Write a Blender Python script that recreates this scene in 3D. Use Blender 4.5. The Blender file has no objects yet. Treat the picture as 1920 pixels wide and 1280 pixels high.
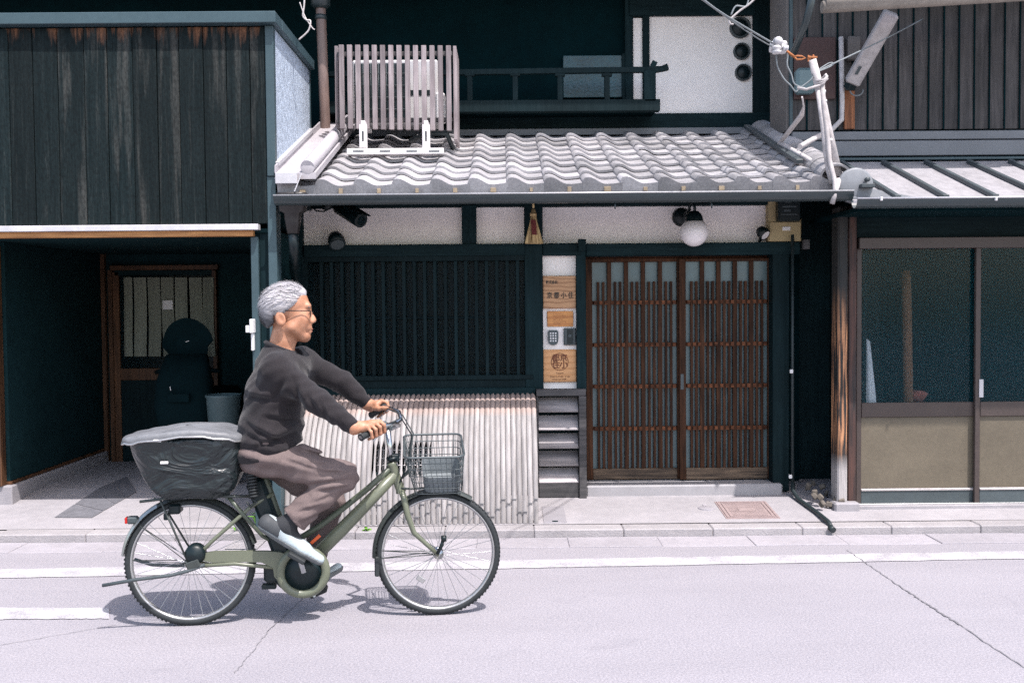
import bpy, math, random
import numpy as np
from mathutils import Vector, Matrix, Euler
random.seed(11)
R = math.radians
scene = bpy.context.scene
col = scene.collection

# ------------------------------------------------------------------ camera, sky, sun, exposure
F = 1920 * 35.0 / 36.0
cam_d = bpy.data.cameras.new('camera'); cam = bpy.data.objects.new('camera', cam_d); col.objects.link(cam)
cam_d.lens = 35.0; cam_d.sensor_width = 36.0; cam_d.clip_end = 500
CAM = Vector((0, 0, 1.55))
CR = Euler((R(90 - 2.0), 0, R(-0.3))).to_matrix() @ Matrix.Rotation(R(-0.5), 3, 'Z')
cam.matrix_world = Matrix.Translation(CAM) @ CR.to_4x4()
scene.camera = cam

SUN = Vector((0.29, -0.42, 1.0)).normalized()
world = bpy.data.worlds.new('World'); scene.world = world; world.use_nodes = True
wn = world.node_tree
sky = wn.nodes.new('ShaderNodeTexSky'); sky.sky_type = 'NISHITA'; sky.sun_disc = False
sky.sun_elevation = math.asin(SUN.z); sky.sun_rotation = math.atan2(SUN.x, SUN.y)
sky.air_density = 1.0; sky.dust_density = 2.0; sky.ozone_density = 1.0
bg = wn.nodes['Background']; bg.inputs['Strength'].default_value = 0.15
wbm = wn.nodes.new('ShaderNodeMix'); wbm.data_type = 'RGBA'; wbm.blend_type = 'MULTIPLY'; wbm.inputs[0].default_value = 1.0; wbm.inputs[7].default_value = (1.07, 1.0, 0.92, 1)   # the photograph's white balance
wn.links.new(sky.outputs[0], wbm.inputs[6]); wn.links.new(wbm.outputs[2], bg.inputs[0])
sun_d = bpy.data.lights.new('sun', 'SUN'); sun_d.energy = 2.8; sun_d.angle = R(0.6); sun_d.color = (1.0, 0.945, 0.93)
sun = bpy.data.objects.new('sun', sun_d); col.objects.link(sun)
sun.rotation_euler = SUN.to_track_quat('Z', 'Y').to_euler(); sun.location = (2, -3, 9)
vs = scene.view_settings
scene.display_settings.display_device = 'sRGB'
vs.view_transform = 'Standard'; vs.look = 'None'; vs.gamma = 1.0; vs.use_curve_mapping = False
vs.exposure = 1.27
scene.render.engine = 'CYCLES'
scene.cycles.use_denoising = False   # the photograph is grainy; leave the fine grain in
scene.cycles.max_bounces = 8; scene.cycles.transparent_max_bounces = 12

# ------------------------------------------------------------------ measuring helpers
def ray(px, py):
    return CR @ Vector(((px - 960) / F, -(py - 640) / F, -1))
def P(px, py, Y):
    d = ray(px, py); return CAM + d * ((Y - CAM.y) / d.y)
def G(px, py, z=0.0):
    d = ray(px, py); return CAM + d * ((z - CAM.z) / d.z)
def rect(x0, y0, x1, y1, Y):
    a, b, c, d = P(x0, y0, Y), P(x1, y0, Y), P(x1, y1, Y), P(x0, y1, Y)
    return (a.x + d.x) / 2, (b.x + c.x) / 2, (c.z + d.z) / 2, (a.z + b.z) / 2   # X0 X1 Z0 Z1

# ------------------------------------------------------------------ mesh builder
class MB:
    def __init__(s): s.v = []; s.f = []; s.sm = []
    def add(s, vs_, fs, smooth=False):
        o = len(s.v); s.v += [tuple(p) for p in vs_]
        for f in fs: s.f.append(tuple(i + o for i in f)); s.sm.append(smooth)
        return s
    def box(s, x0, x1, y0, y1, z0, z1, c=0.003):
        lo = (min(x0, x1), min(y0, y1), min(z0, z1)); hi = (max(x0, x1), max(y0, y1), max(z0, z1))
        ce = [(a + b) / 2 for a, b in zip(lo, hi)]; h = [(b - a) / 2 for a, b in zip(lo, hi)]
        c = min(c, min(h) * 0.45)
        return s.obox(ce, h, c)
    def obox(s, ce, h, c=0.003, M=None):
        c = min(c, min(h) * 0.45)
        vs_ = []; idx = {}
        for sx in (-1, 1):
            for sy in (-1, 1):
                for sz in (-1, 1):
                    for k in range(3):
                        q = [sx * (h[0] - c), sy * (h[1] - c), sz * (h[2] - c)]
                        q[k] = (sx, sy, sz)[k] * h[k]
                        idx[(sx, sy, sz, k)] = len(vs_); vs_.append(Vector(q))
        fs = []
        for k in range(3):
            a, b = [(1, 2), (0, 2), (0, 1)][k]
            for sg in (-1, 1):
                l = []
                for (sa, sb) in ((-1, -1), (1, -1), (1, 1), (-1, 1)):
                    t = [0, 0, 0]; t[k] = sg; t[a] = sa; t[b] = sb; l.append(idx[(t[0], t[1], t[2], k)])
                fs.append(l)
        for k in range(3):
            a, b = [(1, 2), (0, 2), (0, 1)][k]
            for sa in (-1, 1):
                for sb in (-1, 1):
                    t = [0, 0, 0]; t[a] = sa; t[b] = sb; l = []
                    for sk in (-1, 1):
                        t[k] = sk; l.append((tuple(t), sk))
                    p, q = l[0][0], l[1][0]
                    fs.append([idx[p + (a,)], idx[p + (b,)], idx[q + (b,)], idx[q + (a,)]])
        for sx in (-1, 1):
            for sy in (-1, 1):
                for sz in (-1, 1):
                    fs.append([idx[(sx, sy, sz, k)] for k in range(3)])
        out = []
        for f in fs:
            p = [vs_[i] for i in f]; n = (p[1] - p[0]).cross(p[2] - p[1]); m = sum(p, Vector()) / len(p)
            out.append(f if n.dot(m) > 0 else f[::-1])
        ce = Vector(ce)
        if M is not None: vs_ = [M @ v for v in vs_]
        return s.add([v + ce for v in vs_], out)
    def beam(s, a, b, w, t, c=0.003, up=Vector((0, 0, 1))):
        """a rectangular bar from a to b: width w across, thickness t"""
        a = Vector(a); b = Vector(b); d = b - a; L = d.length; d.normalize()
        x = d.cross(up)
        if x.length < 1e-4: x = d.cross(Vector((0, 1, 0)))
        x.normalize(); y = x.cross(d)
        M = Matrix((x, d, y)).transposed()
        return s.obox((a + b) / 2, (w / 2, L / 2, t / 2), c, M)
    def tube(s, pts, r, n=8, caps=True, rr=None, smooth=True):
        pts = [Vector(p) for p in pts]; m = len(pts)
        up = None; vs_ = []
        for i, p in enumerate(pts):
            d = (pts[min(i + 1, m - 1)] - pts[max(i - 1, 0)])
            if d.length < 1e-9: d = Vector((0, 0, 1))
            d.normalize()
            if up is None:
                up = d.cross(Vector((0.31, 0.2, 0.93)));
                if up.length < 1e-3: up = d.cross(Vector((1, 0, 0)))
            up = (up - d * up.dot(d)).normalized(); w = d.cross(up)
            q = rr[i] if rr else r
            for k in range(n):
                t = 2 * math.pi * k / n
                vs_.append(p + (up * math.cos(t) + w * math.sin(t)) * q)
        fs = [[i * n + k, i * n + (k + 1) % n, (i + 1) * n + (k + 1) % n, (i + 1) * n + k] for i in range(m - 1) for k in range(n)]
        s.add(vs_, fs, smooth)
        if caps:
            s.f.append(tuple(len(s.v) - m * n + k for k in range(n))[::-1]); s.sm.append(False)
            s.f.append(tuple(len(s.v) - n + k for k in range(n))); s.sm.append(False)
        return s
    def lathe(s, prof, ce, axis='Z', n=24, smooth=True, close=False):
        vs_ = []; m = len(prof); ce = Vector(ce)
        for (r, h) in prof:
            for k in range(n):
                t = 2 * math.pi * k / n; c_, s_ = r * math.cos(t), r * math.sin(t)
                vs_.append(ce + Vector({'Z': (c_, s_, h), 'Y': (c_, h, -s_), 'X': (h, c_, s_)}[axis]))
        q = m if close else m - 1
        fs = [[i * n + k, i * n + (k + 1) % n, ((i + 1) % m) * n + (k + 1) % n, ((i + 1) % m) * n + k] for i in range(q) for k in range(n)]
        return s.add(vs_, fs, smooth)
    def loft(s, rings, caps=True, smooth=True):
        n = len(rings[0]); m = len(rings); vs_ = [p for r_ in rings for p in r_]
        fs = [[i * n + k, i * n + (k + 1) % n, (i + 1) * n + (k + 1) % n, (i + 1) * n + k] for i in range(m - 1) for k in range(n)]
        if caps: fs += [list(range(n))[::-1], [(m - 1) * n + k for k in range(n)]]
        return s.add(vs_, fs, smooth)
    def grid(s, fn, nu, nv, smooth=True):
        vs_ = [fn(i / nu, j / nv) for j in range(nv + 1) for i in range(nu + 1)]
        fs = [[j * (nu + 1) + i, j * (nu + 1) + i + 1, (j + 1) * (nu + 1) + i + 1, (j + 1) * (nu + 1) + i] for j in range(nv) for i in range(nu)]
        return s.add(vs_, fs, smooth)
    def prism(s, poly, d):
        """flat polygon (list of points) extruded by vector d"""
        n = len(poly); d = Vector(d); a = [Vector(p) for p in poly]; b = [p + d for p in a]
        nn = Vector()
        for i in range(n): nn += a[i].cross(a[(i + 1) % n])
        fs = [list(range(n)), [n + i for i in range(n)][::-1]] + [[(i + 1) % n, i, n + i, n + (i + 1) % n] for i in range(n)]
        if nn.dot(d) > 0: fs = [f[::-1] for f in fs]
        return s.add(a + b, fs)
    def mesh(s, name, mat, off=Vector((0, 0, 0))):
        me = bpy.data.meshes.new(name)
        me.from_pydata([(p[0] - off[0], p[1] - off[1], p[2] - off[2]) for p in s.v], [], s.f)
        me.polygons.foreach_set('use_smooth', s.sm); me.materials.append(mat); me.update()
        return me

WL = {}      # world location of unrotated things
def link(o, parent=None):
    col.objects.link(o)
    if parent is not None: o.parent = parent
    return o
def tag(o, label=None, cat=None, group=None, kind=None):
    if label: o['label'] = label
    if cat: o['category'] = cat
    if group: o['group'] = group
    if kind: o['kind'] = kind
    return o
def thing(name, label, cat, loc, group=None):
    o = bpy.data.objects.new(name, None); o.empty_display_size = 0.1; link(o); o.location = loc
    WL[o.name] = Vector(loc); return tag(o, label, cat, group)
def part(name, mb, mat, parent, label=None, local=False):
    off = Vector((0, 0, 0)) if local else WL[parent.name]
    o = bpy.data.objects.new(name, mb.mesh(name, mat, off)); link(o, parent); WL[o.name] = off.copy()
    if label: o['label'] = label
    return o
def single(name, mb, mat, label, cat, group=None):
    c = sum((Vector(p) for p in mb.v), Vector()) / len(mb.v); c.z = min(p[2] for p in mb.v)
    o = bpy.data.objects.new(name, mb.mesh(name, mat, c)); o.location = c; link(o); WL[o.name] = c
    return tag(o, label, cat, group)
def struct(name, mb, mat, loc=(0, 0, 0)):
    o = bpy.data.objects.new(name, mb.mesh(name, mat, Vector(loc))); o.location = loc; link(o); WL[o.name] = Vector(loc)
    o['kind'] = 'structure'; return o
def piece(name, me, parent, loc, rot=(0, 0, 0), scale=(1, 1, 1)):
    """one more copy of a shared mesh; loc in world space"""
    o = bpy.data.objects.new(name, me); link(o, parent); o.location = Vector(loc) - WL[parent.name]
    o.rotation_euler = rot; o.scale = scale; WL[o.name] = Vector(loc); return o

# ------------------------------------------------------------------ materials
class NT:
    def __init__(s, name):
        s.m = bpy.data.materials.new(name); s.m.use_nodes = True; s.t = s.m.node_tree
        s.b = s.t.nodes['Principled BSDF']
    def n(s, typ, **kw):
        nd = s.t.nodes.new('ShaderNode' + typ)
        for k, v in kw.items(): setattr(nd, k, v)
        return nd
    def l(s, a, b): s.t.links.new(a, b)
    def coord(s, stretch=(1, 1, 1), obj=False, rnd=True):
        if obj: c = s.n('TexCoord').outputs['Object']
        else: c = s.n('NewGeometry').outputs['Position']
        mp = s.n('Mapping'); mp.inputs['Scale'].default_value = stretch; s.l(c, mp.inputs['Vector'])
        if rnd:
            oi = s.n('ObjectInfo'); mu = s.n('Math', operation='MULTIPLY'); mu.inputs[1].default_value = 37.0
            s.l(oi.outputs['Random'], mu.inputs[0])
            cb = s.n('CombineXYZ'); s.l(mu.outputs[0], cb.inputs[0]); s.l(mu.outputs[0], cb.inputs[2]); s.l(cb.outputs[0], mp.inputs['Location'])
        return mp.outputs[0]
    def noise(s, vec, scale, detail=4, rough=0.55, dist=0.0):
        t = s.n('TexNoise'); t.inputs['Scale'].default_value = scale; t.inputs['Detail'].default_value = detail
        t.inputs['Roughness'].default_value = rough; t.inputs['Distortion'].default_value = dist
        s.l(vec, t.inputs['Vector']); return t.outputs['Fac']
    def ramp(s, fac, stops):
        r = s.n('ValToRGB'); e = r.color_ramp.elements
        while len(e) < len(stops): e.new(0.5)
        for x, (p, c) in zip(e, stops): x.position = p; x.color = (c if len(c) == 4 else (*c, 1))
        s.l(fac, r.inputs[0]); return r.outputs[0]
    def mix(s, fac, a, b, mode='MIX'):
        m = s.n('Mix', data_type='RGBA', blend_type=mode)
        for v, k in ((fac, 0), (a, 6), (b, 7)):
            if hasattr(v, 'is_linked') or hasattr(v, 'links'): s.l(v, m.inputs[k])
            else: m.inputs[k].default_value = v if k == 0 else (v if len(v) == 4 else (*v, 1))
        return m.outputs[2]
    def bump(s, h, strength=0.3, dist=0.01):
        b = s.n('Bump'); b.inputs['Strength'].default_value = strength; b.inputs['Distance'].default_value = dist
        s.l(h, b.inputs['Height']); s.l(b.outputs[0], s.b.inputs['Normal']); return b
    def set(s, rough=0.6, metal=0.0, spec=0.5):
        s.b.inputs['Roughness'].default_value = rough; s.b.inputs['Metallic'].default_value = metal
        s.b.inputs['Specular IOR Level'].default_value = spec; return s

def sc(c, k): return tuple(min(1, x * k) for x in c)
def mk(name, c, rough=0.6, var=0.25, scale=5.0, stretch=(1, 1, 1), bump=0.15, bscale=60, metal=0.0, spec=0.4, rnd=0.15, obj=False, bdist=0.004, c2=None):
    t = NT(name); t.set(rough, metal, spec)
    v = t.coord(stretch, obj)
    n1 = t.noise(v, scale, 5); n2 = t.noise(v, scale * 7, 3)
    hi = c2 or sc(c, 1 + var)
    k = t.ramp(n1, [(0.3, sc(c, 1 - var)), (0.7, hi)])
    k = t.mix(0.35, k, t.ramp(n2, [(0.35, sc(c, 1 - var)), (0.65, sc(c, 1 + var))]))
    if rnd:
        oi = t.n('ObjectInfo'); mr = t.n('MapRange'); mr.inputs[3].default_value = 1 - rnd; mr.inputs[4].default_value = 1 + rnd
        t.l(oi.outputs['Random'], mr.inputs[0]); k = t.mix(1.0, k, mr.outputs[0], 'MULTIPLY')
    t.l(k, t.b.inputs['Base Color'])
    if bump: t.bump(t.noise(v, bscale, 4), bump, bdist)
    rr = t.n('MapRange'); rr.inputs[3].default_value = max(0.03, rough - 0.12); rr.inputs[4].default_value = min(1, rough + 0.12)
    t.l(n2, rr.inputs[0]); t.l(rr.outputs[0], t.b.inputs['Roughness'])
    return t.m
def wood(name, c, c2, rough=0.6, axis='Z', scale=1.0, bump=0.35, rnd=0.2, spec=0.3, lo=0.35, hi=0.68):
    t = NT(name); t.set(rough, 0, spec)
    st = {'Z': (26, 26, 1.6), 'X': (1.6, 26, 26), 'Y': (26, 1.6, 26)}[axis]
    v = t.coord(st, False)
    g = t.noise(v, 1.6 * scale, 6, 0.62, 0.6)
    k = t.ramp(g, [(lo, c), (hi, c2)])
    big = t.noise(t.coord((1, 1, 1)), 3.0, 3)
    k = t.mix(1.0, k, t.ramp(big, [(0.25, (0.72,) * 3), (0.75, (1.25,) * 3)]), 'MULTIPLY')
    oi = t.n('ObjectInfo'); mr = t.n('MapRange'); mr.inputs[3].default_value = 1 - rnd; mr.inputs[4].default_value = 1 + rnd
    t.l(oi.outputs['Random'], mr.inputs[0]); k = t.mix(1.0, k, mr.outputs[0], 'MULTIPLY')
    t.l(k, t.b.inputs['Base Color']); t.bump(g, bump, 0.004)
    return t.m

M = {}
M['blackwood'] = wood('black_stained_wood', (0.0026, 0.0125, 0.0155), (0.0075, 0.0215, 0.0255), 0.65, 'Z', spec=0.12)
M['blackwoodx'] = wood('black_stained_wood_beam', (0.0026, 0.0125, 0.0155), (0.0075, 0.0215, 0.0255), 0.65, 'X', spec=0.12)
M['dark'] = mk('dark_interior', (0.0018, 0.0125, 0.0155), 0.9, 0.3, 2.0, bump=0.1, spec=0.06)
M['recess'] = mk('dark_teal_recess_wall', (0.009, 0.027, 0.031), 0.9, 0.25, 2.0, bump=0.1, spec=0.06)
M['latticewood'] = wood('dark_lattice_wood', (0.0035, 0.0125, 0.0150), (0.008, 0.0185, 0.022), 0.65, 'Z', spec=0.12)
M['greywood'] = wood('grey_brown_timber', (0.045, 0.045, 0.047), (0.105, 0.098, 0.10), 0.65, 'X')
M['louverwood'] = wood('grey_louver_wood', (0.24, 0.22, 0.225), (0.42, 0.39, 0.395), 0.6, 'X')
M['doorwood'] = wood('reddish_door_wood', (0.024, 0.0115, 0.007), (0.080, 0.034, 0.017), 0.6, 'Z', spec=0.12)
M['doorwoodx'] = wood('reddish_rail_wood', (0.045, 0.019, 0.011), (0.18, 0.066, 0.030), 0.6, 'X', spec=0.12)
M['kickwood'] = wood('weathered_kickboard', (0.035, 0.024, 0.018), (0.17, 0.115, 0.075), 0.6, 'X')
M['screenwood'] = wood('silvered_cedar', (0.15, 0.125, 0.13), (0.27, 0.235, 0.24), 0.75, 'Z')
M['orangewood'] = wood('fresh_orange_timber', (0.30, 0.13, 0.045), (0.55, 0.27, 0.10), 0.55, 'X')
M['framebrown'] = wood('brown_door_frame', (0.045, 0.022, 0.012), (0.12, 0.055, 0.026), 0.55, 'Z')
M['rustboard'] = wood('orange_brown_board', (0.10, 0.035, 0.015), (0.36, 0.14, 0.06), 0.6, 'Z')
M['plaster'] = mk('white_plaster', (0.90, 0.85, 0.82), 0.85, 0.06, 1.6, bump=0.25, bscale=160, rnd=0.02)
M['plastershade'] = mk('shaded_cream_plaster', (0.87, 0.815, 0.77), 0.85, 0.07, 1.6, bump=0.25, bscale=160, rnd=0.02)  # shaded copy of the white plaster, a little darker and creamier in colour
M['stucco'] = mk('pale_speckled_stucco', (0.36, 0.42, 0.50), 0.9, 0.45, 26, bump=0.9, bscale=90, rnd=0, bdist=0.01)
M['trim'] = mk('blue_grey_coated_steel', (0.036, 0.064, 0.075), 0.45, 0.12, 4, bump=0.04, metal=0.0)
M['trimlight'] = mk('galvanised_flashing', (0.50, 0.49, 0.51), 0.45, 0.15, 5, bump=0.06, metal=0.2)
M['gutter'] = mk('dark_painted_gutter', (0.030, 0.042, 0.046), 0.32, 0.2, 4, (1, 6, 6), bump=0.03, spec=0.5)
M['gutterlip'] = mk('worn_gutter_lip', (0.45, 0.45, 0.46), 0.4, 0.2, 5, bump=0.03, metal=0.3)
M['brownpipe'] = mk('brown_pvc_pipe', (0.15, 0.105, 0.092), 0.4, 0.25, 6, (1, 1, 0.4), bump=0.05)
M['concrete'] = mk('pale_concrete', (0.275, 0.262, 0.275), 0.9, 0.14, 2.2, bump=0.4, bscale=120, rnd=0.06, bdist=0.006)
M['kerbstone'] = mk('pale_kerb_stone', (0.285, 0.27, 0.278), 0.9, 0.15, 5, bump=0.5, bscale=90, rnd=0.09, bdist=0.008)
M['granitestep'] = mk('smooth_granite_step', (0.30, 0.29, 0.30), 0.75, 0.10, 9, bump=0.25, bscale=200, rnd=0)
M['greystone'] = mk('dark_grey_stone_strip', (0.13, 0.13, 0.145), 0.75, 0.25, 20, bump=0.3, bscale=160, rnd=0.05)
M['whiteplastic'] = mk('white_plastic', (0.70, 0.69, 0.69), 0.4, 0.07, 5, bump=0.03, rnd=0.03)
M['whitesteel'] = mk('white_painted_steel', (0.68, 0.65, 0.65), 0.45, 0.14, 9, bump=0.06, rnd=0.03)
M['blackplastic'] = mk('black_plastic', (0.003, 0.0100, 0.0122), 0.42, 0.25, 6, bump=0.05)
M['blackrubber'] = mk('black_rubber', (0.020, 0.024, 0.026), 0.7, 0.25, 12, bump=0.2, bscale=120)
M['greyplastic'] = mk('dark_grey_plastic', (0.055, 0.07, 0.075), 0.45, 0.15, 6, bump=0.05)
M['glass'] = None
M['charms'] = wood('straw', (0.28, 0.19, 0.09), (0.55, 0.42, 0.22), 0.7, 'Z')
M['tan'] = mk('tan_board', (0.36, 0.285, 0.155), 0.6, 0.10, 5, bump=0.06, rnd=0.02)
M['tanpanel'] = mk('tan_door_panel', (0.115, 0.096, 0.068), 0.55, 0.16, 5, bump=0.1, rnd=0.03)
M['doorbrown'] = mk('brown_aluminium', (0.060, 0.046, 0.042), 0.42, 0.14, 8, bump=0.03, rnd=0.04, metal=0.1)
M['steel'] = mk('brushed_steel', (0.45, 0.46, 0.47), 0.32, 0.15, 12, bump=0.03, metal=0.9)
M['metalroof'] = mk('grey_metal_roof', (0.31, 0.30, 0.315), 0.5, 0.2, 3, (1, 0.5, 1), bump=0.06, rnd=0.04, metal=0.1)
M['seam'] = mk('dark_roof_seam', (0.055, 0.068, 0.075), 0.5, 0.2, 5, bump=0.06)
M['flash'] = mk('grey_wall_flashing', (0.145, 0.155, 0.17), 0.5, 0.15, 2.5, bump=0.05, rnd=0.05)
M['conduit'] = mk('weathered_grey_conduit', (0.42, 0.39, 0.385), 0.7, 0.28, 18, bump=0.25, bscale=60)
M['rust'] = mk('rusty_iron', (0.32, 0.12, 0.045), 0.8, 0.4, 40, bump=0.3)
M['porcelain'] = mk('grey_white_porcelain', (0.55, 0.54, 0.55), 0.3, 0.15, 20, bump=0.05)
M['cable'] = mk('grey_cable', (0.17, 0.19, 0.20), 0.5, 0.2, 20, bump=0)
M['blackcable'] = mk('dark_cable', (0.02, 0.03, 0.033), 0.5, 0.2, 20, bump=0)
M['leaf'] = mk('weed_leaf', (0.12, 0.30, 0.03), 0.5, 0.35, 30, bump=0.1, rnd=0.2)

def mat_tile():
    t = NT('grey_kawara_tile'); t.set(0.55, 0, 0.4)
    v = t.coord((1, 1, 1), True)
    n = t.noise(v, 7, 5); n2 = t.noise(v, 60, 3)
    k = t.ramp(n, [(0.3, (0.32, 0.31, 0.315)), (0.7, (0.46, 0.445, 0.45))])
    k = t.mix(0.4, k, t.ramp(n2, [(0.35, (0.22, 0.215, 0.235)), (0.65, (0.43, 0.42, 0.44))]))
    oi = t.n('ObjectInfo'); mr = t.n('MapRange'); mr.inputs[3].default_value = 0.70; mr.inputs[4].default_value = 1.12
    t.l(oi.outputs['Random'], mr.inputs[0]); k = t.mix(1.0, k, mr.outputs[0], 'MULTIPLY')
    stn = t.noise(t.coord((1, 1, 1), rnd=False), 2.6, 5, .65); k = t.mix(1.0, k, t.ramp(stn, [(.34, (.74, .75, .75)), (.52, (1, 1, 1)), (.75, (1.06, 1.05, 1.05))]), 'MULTIPLY')
    t.l(k, t.b.inputs['Base Color']); t.bump(n2, 0.15, 0.004); return t.m
M['tile'] = mat_tile()
M['tileedge'] = mk('tile_edge_grey', (0.10, 0.105, 0.115), 0.6, 0.25, 25, bump=0.15)
M['mortar'] = mk('ochre_mortar', (0.27, 0.215, 0.15), 0.9, 0.2, 30, bump=0.4)

def mat_char():
    t = NT('charred_cedar_plank'); t.set(0.7, 0, 0.15)
    v = t.coord((30, 30, 1.1)); g = t.noise(v, 1.5, 7, 0.66, 0.8)
    crackle = t.noise(t.coord((60, 60, 26)), 1.3, 3, 0.6)
    k = t.ramp(g, [(0.36, (0.002, 0.0070, 0.0082)), (0.58, (0.007, 0.0135, 0.0148)), (0.78, (0.042, 0.046, 0.043))])
    # pale weathered streaks
    v2 = t.coord((9, 9, 0.55)); s = t.noise(v2, 1.2, 5, 0.6, 0.4)
    k = t.mix(t.ramp(s, [(0.55, (0, 0, 0)), (0.74, (0.42, 0.42, 0.42))]), k, (0.135, 0.13, 0.118))
    # bare orange wood worn through in the top third of the boards
    gz = t.n('SeparateXYZ'); t.l(t.n('NewGeometry').outputs['Position'], gz.inputs[0])
    mr = t.n('MapRange'); mr.inputs[1].default_value = 2.95; mr.inputs[2].default_value = 3.42; t.l(gz.outputs[2], mr.inputs[0])
    s2 = t.noise(t.coord((16, 16, 1.6)), 1.0, 4, 0.6, 0.3)
    mu = t.n('Math', operation='MULTIPLY'); t.l(mr.outputs[0], mu.inputs[0]); t.l(s2, mu.inputs[1])
    k = t.mix(t.ramp(mu.outputs[0], [(0.47, (0, 0, 0)), (0.66, (0.75, 0.75, 0.75))]), k, (0.26, 0.115, 0.06))
    k = t.mix(1.0, k, t.ramp(crackle, [(0.35, (0.6, 0.6, 0.6)), (0.6, (1.12, 1.12, 1.12))]), 'MULTIPLY')
    oi = t.n('ObjectInfo'); m2 = t.n('MapRange'); m2.inputs[3].default_value = 0.75; m2.inputs[4].default_value = 1.3
    t.l(oi.outputs['Random'], m2.inputs[0]); k = t.mix(1.0, k, m2.outputs[0], 'MULTIPLY')
    t.l(k, t.b.inputs['Base Color']); t.bump(t.mix(0.5, g, crackle), 0.7, 0.006); return t.m
M['char'] = mat_char()

def mat_bamboo():
    t = NT('weathered_bamboo'); t.set(0.6, 0, 0.3)
    v = t.coord((20, 2.5, 2.5)); g = t.noise(v, 2.0, 5, 0.6)
    k = t.ramp(g, [(0.3, (0.215, 0.200, 0.196)), (0.7, (0.37, 0.350, 0.345))])
    gz = t.n('SeparateXYZ'); t.l(t.n('NewGeometry').outputs['Position'], gz.inputs[0])
    mr = t.n('MapRange'); mr.inputs[1].default_value = 0.765; mr.inputs[2].default_value = 0.80; t.l(gz.outputs[2], mr.inputs[0])
    k = t.mix(mr.outputs[0], k, t.ramp(g, [(0.3, (0.29, 0.222, 0.198)), (0.7, (0.43, 0.345, 0.315))]))   # pinkish tan heads under the sill
    oi = t.n('ObjectInfo'); m2 = t.n('MapRange'); m2.inputs[3].default_value = 0.86; m2.inputs[4].default_value = 1.1
    t.l(oi.outputs['Random'], m2.inputs[0]); k = t.mix(1.0, k, m2.outputs[0], 'MULTIPLY')
    t.l(k, t.b.inputs['Base Color']); t.bump(g, 0.25, 0.003); return t.m
M['bamboo'] = mat_bamboo()

def mat_road():
    t = NT('worn_asphalt'); t.set(0.88, 0, 0.3)
    v = t.coord((1, 1, 1), rnd=False)
    a = t.noise(v, 0.55, 4); b = t.noise(v, 7, 5, .65); c = t.noise(v, 95, 3, 0.75); d = t.noise(v, 420, 2, 0.7)
    k = t.ramp(a, [(0.3, (0.215, 0.203, 0.226)), (0.7, (0.272, 0.257, 0.283))])
    k = t.mix(0.35, k, t.ramp(b, [(0.35, (0.206, 0.195, 0.217)), (0.65, (0.295, 0.279, 0.304))]))
    k = t.mix(0.6, k, t.ramp(c, [(0.33, (0.095, 0.09, 0.103)), (0.48, (0.232, 0.22, 0.24)), (0.66, (0.405, 0.388, 0.413))]))
    st = t.noise(t.coord((0.35, 1.6, 1), rnd=False), 1.3, 5, .6, .4); k = t.mix(1.0, k, t.ramp(st, [(.30, (.91, .91, .915)), (.62, (1.04, 1.04, 1.04))]), 'MULTIPLY')
    sp = t.noise(v, 3.3, 3, .5, 1.0); k = t.mix(1.0, k, t.ramp(sp, [(.24, (.87, .87, .88)), (.36, (1, 1, 1))]), 'MULTIPLY')
    k = t.mix(0.35, k, t.ramp(d, [(0.38, (0.13, 0.125, 0.14)), (0.64, (0.44, 0.42, 0.45))]))
    t.l(k, t.b.inputs['Base Color']); t.bump(t.mix(0.5, c, d), 0.5, 0.004); return t.m
M['road'] = mat_road()
def mat_paint():
    t = NT('worn_white_road_paint'); t.set(0.75, 0, 0.3)
    v = t.coord((1, 1, 1), rnd=False); a = t.noise(v, 5, 5, 0.65); c = t.noise(v, 140, 2, 0.7)
    k = t.ramp(t.mix(0.5, a, c), [(0.38, (0.24, 0.228, 0.25)), (0.56, (0.43, 0.418, 0.435))])
    t.l(k, t.b.inputs['Base Color']); t.bump(c, 0.4, 0.004); return t.m
M['paint'] = mat_paint()

def mat_glass(name, tint, tr, rough=0.03, body=(0.01, 0.02, 0.024)):
    t = NT(name); t.t.nodes.remove(t.b)
    out = t.t.nodes['Material Output']
    g = t.n('BsdfGlossy'); g.inputs['Roughness'].default_value = rough; g.inputs['Color'].default_value = (0.9, 0.95, 1, 1)
    tp = t.n('BsdfTransparent'); tp.inputs['Color'].default_value = (*tint, 1)
    df = t.n('BsdfDiffuse'); df.inputs['Color'].default_value = (*body, 1)
    m1 = t.n('MixShader'); m1.inputs[0].default_value = tr; t.l(df.outputs[0], m1.inputs[1]); t.l(tp.outputs[0], m1.inputs[2])
    fr = t.n('Fresnel'); fr.inputs['IOR'].default_value = 1.2
    m2 = t.n('MixShader'); t.l(fr.outputs[0], m2.inputs[0]); t.l(m1.outputs[0], m2.inputs[1]); t.l(g.outputs[0], m2.inputs[2])
    t.l(m2.outputs[0], out.inputs[0]); return t.m
M['shopglass'] = mat_glass('hazy_door_glass', (0.95, 0.97, 0.98), 0.82, 0.10, (0.006, 0.045, 0.055))
M['darkglass'] = mat_glass('dark_window_glass', (0.4, 0.5, 0.52), 0.3, 0.35, (0.003, 0.012, 0.015))
M['frosted'] = mk('frosted_glass', (0.100, 0.155, 0.168), 0.3, 0.14, 2, bump=0.02, spec=0.5)
M['tealglass'] = mk('teal_ribbed_glass', (0.014, 0.062, 0.078), 0.25, 0.5, 2.0, bump=0.6, bscale=45, spec=0.5, bdist=0.01)
M['lampglass'] = mk('opal_globe_glass', (0.80, 0.76, 0.77), 0.18, 0.02, 3, bump=0, rnd=0, spec=0.5)

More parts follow.
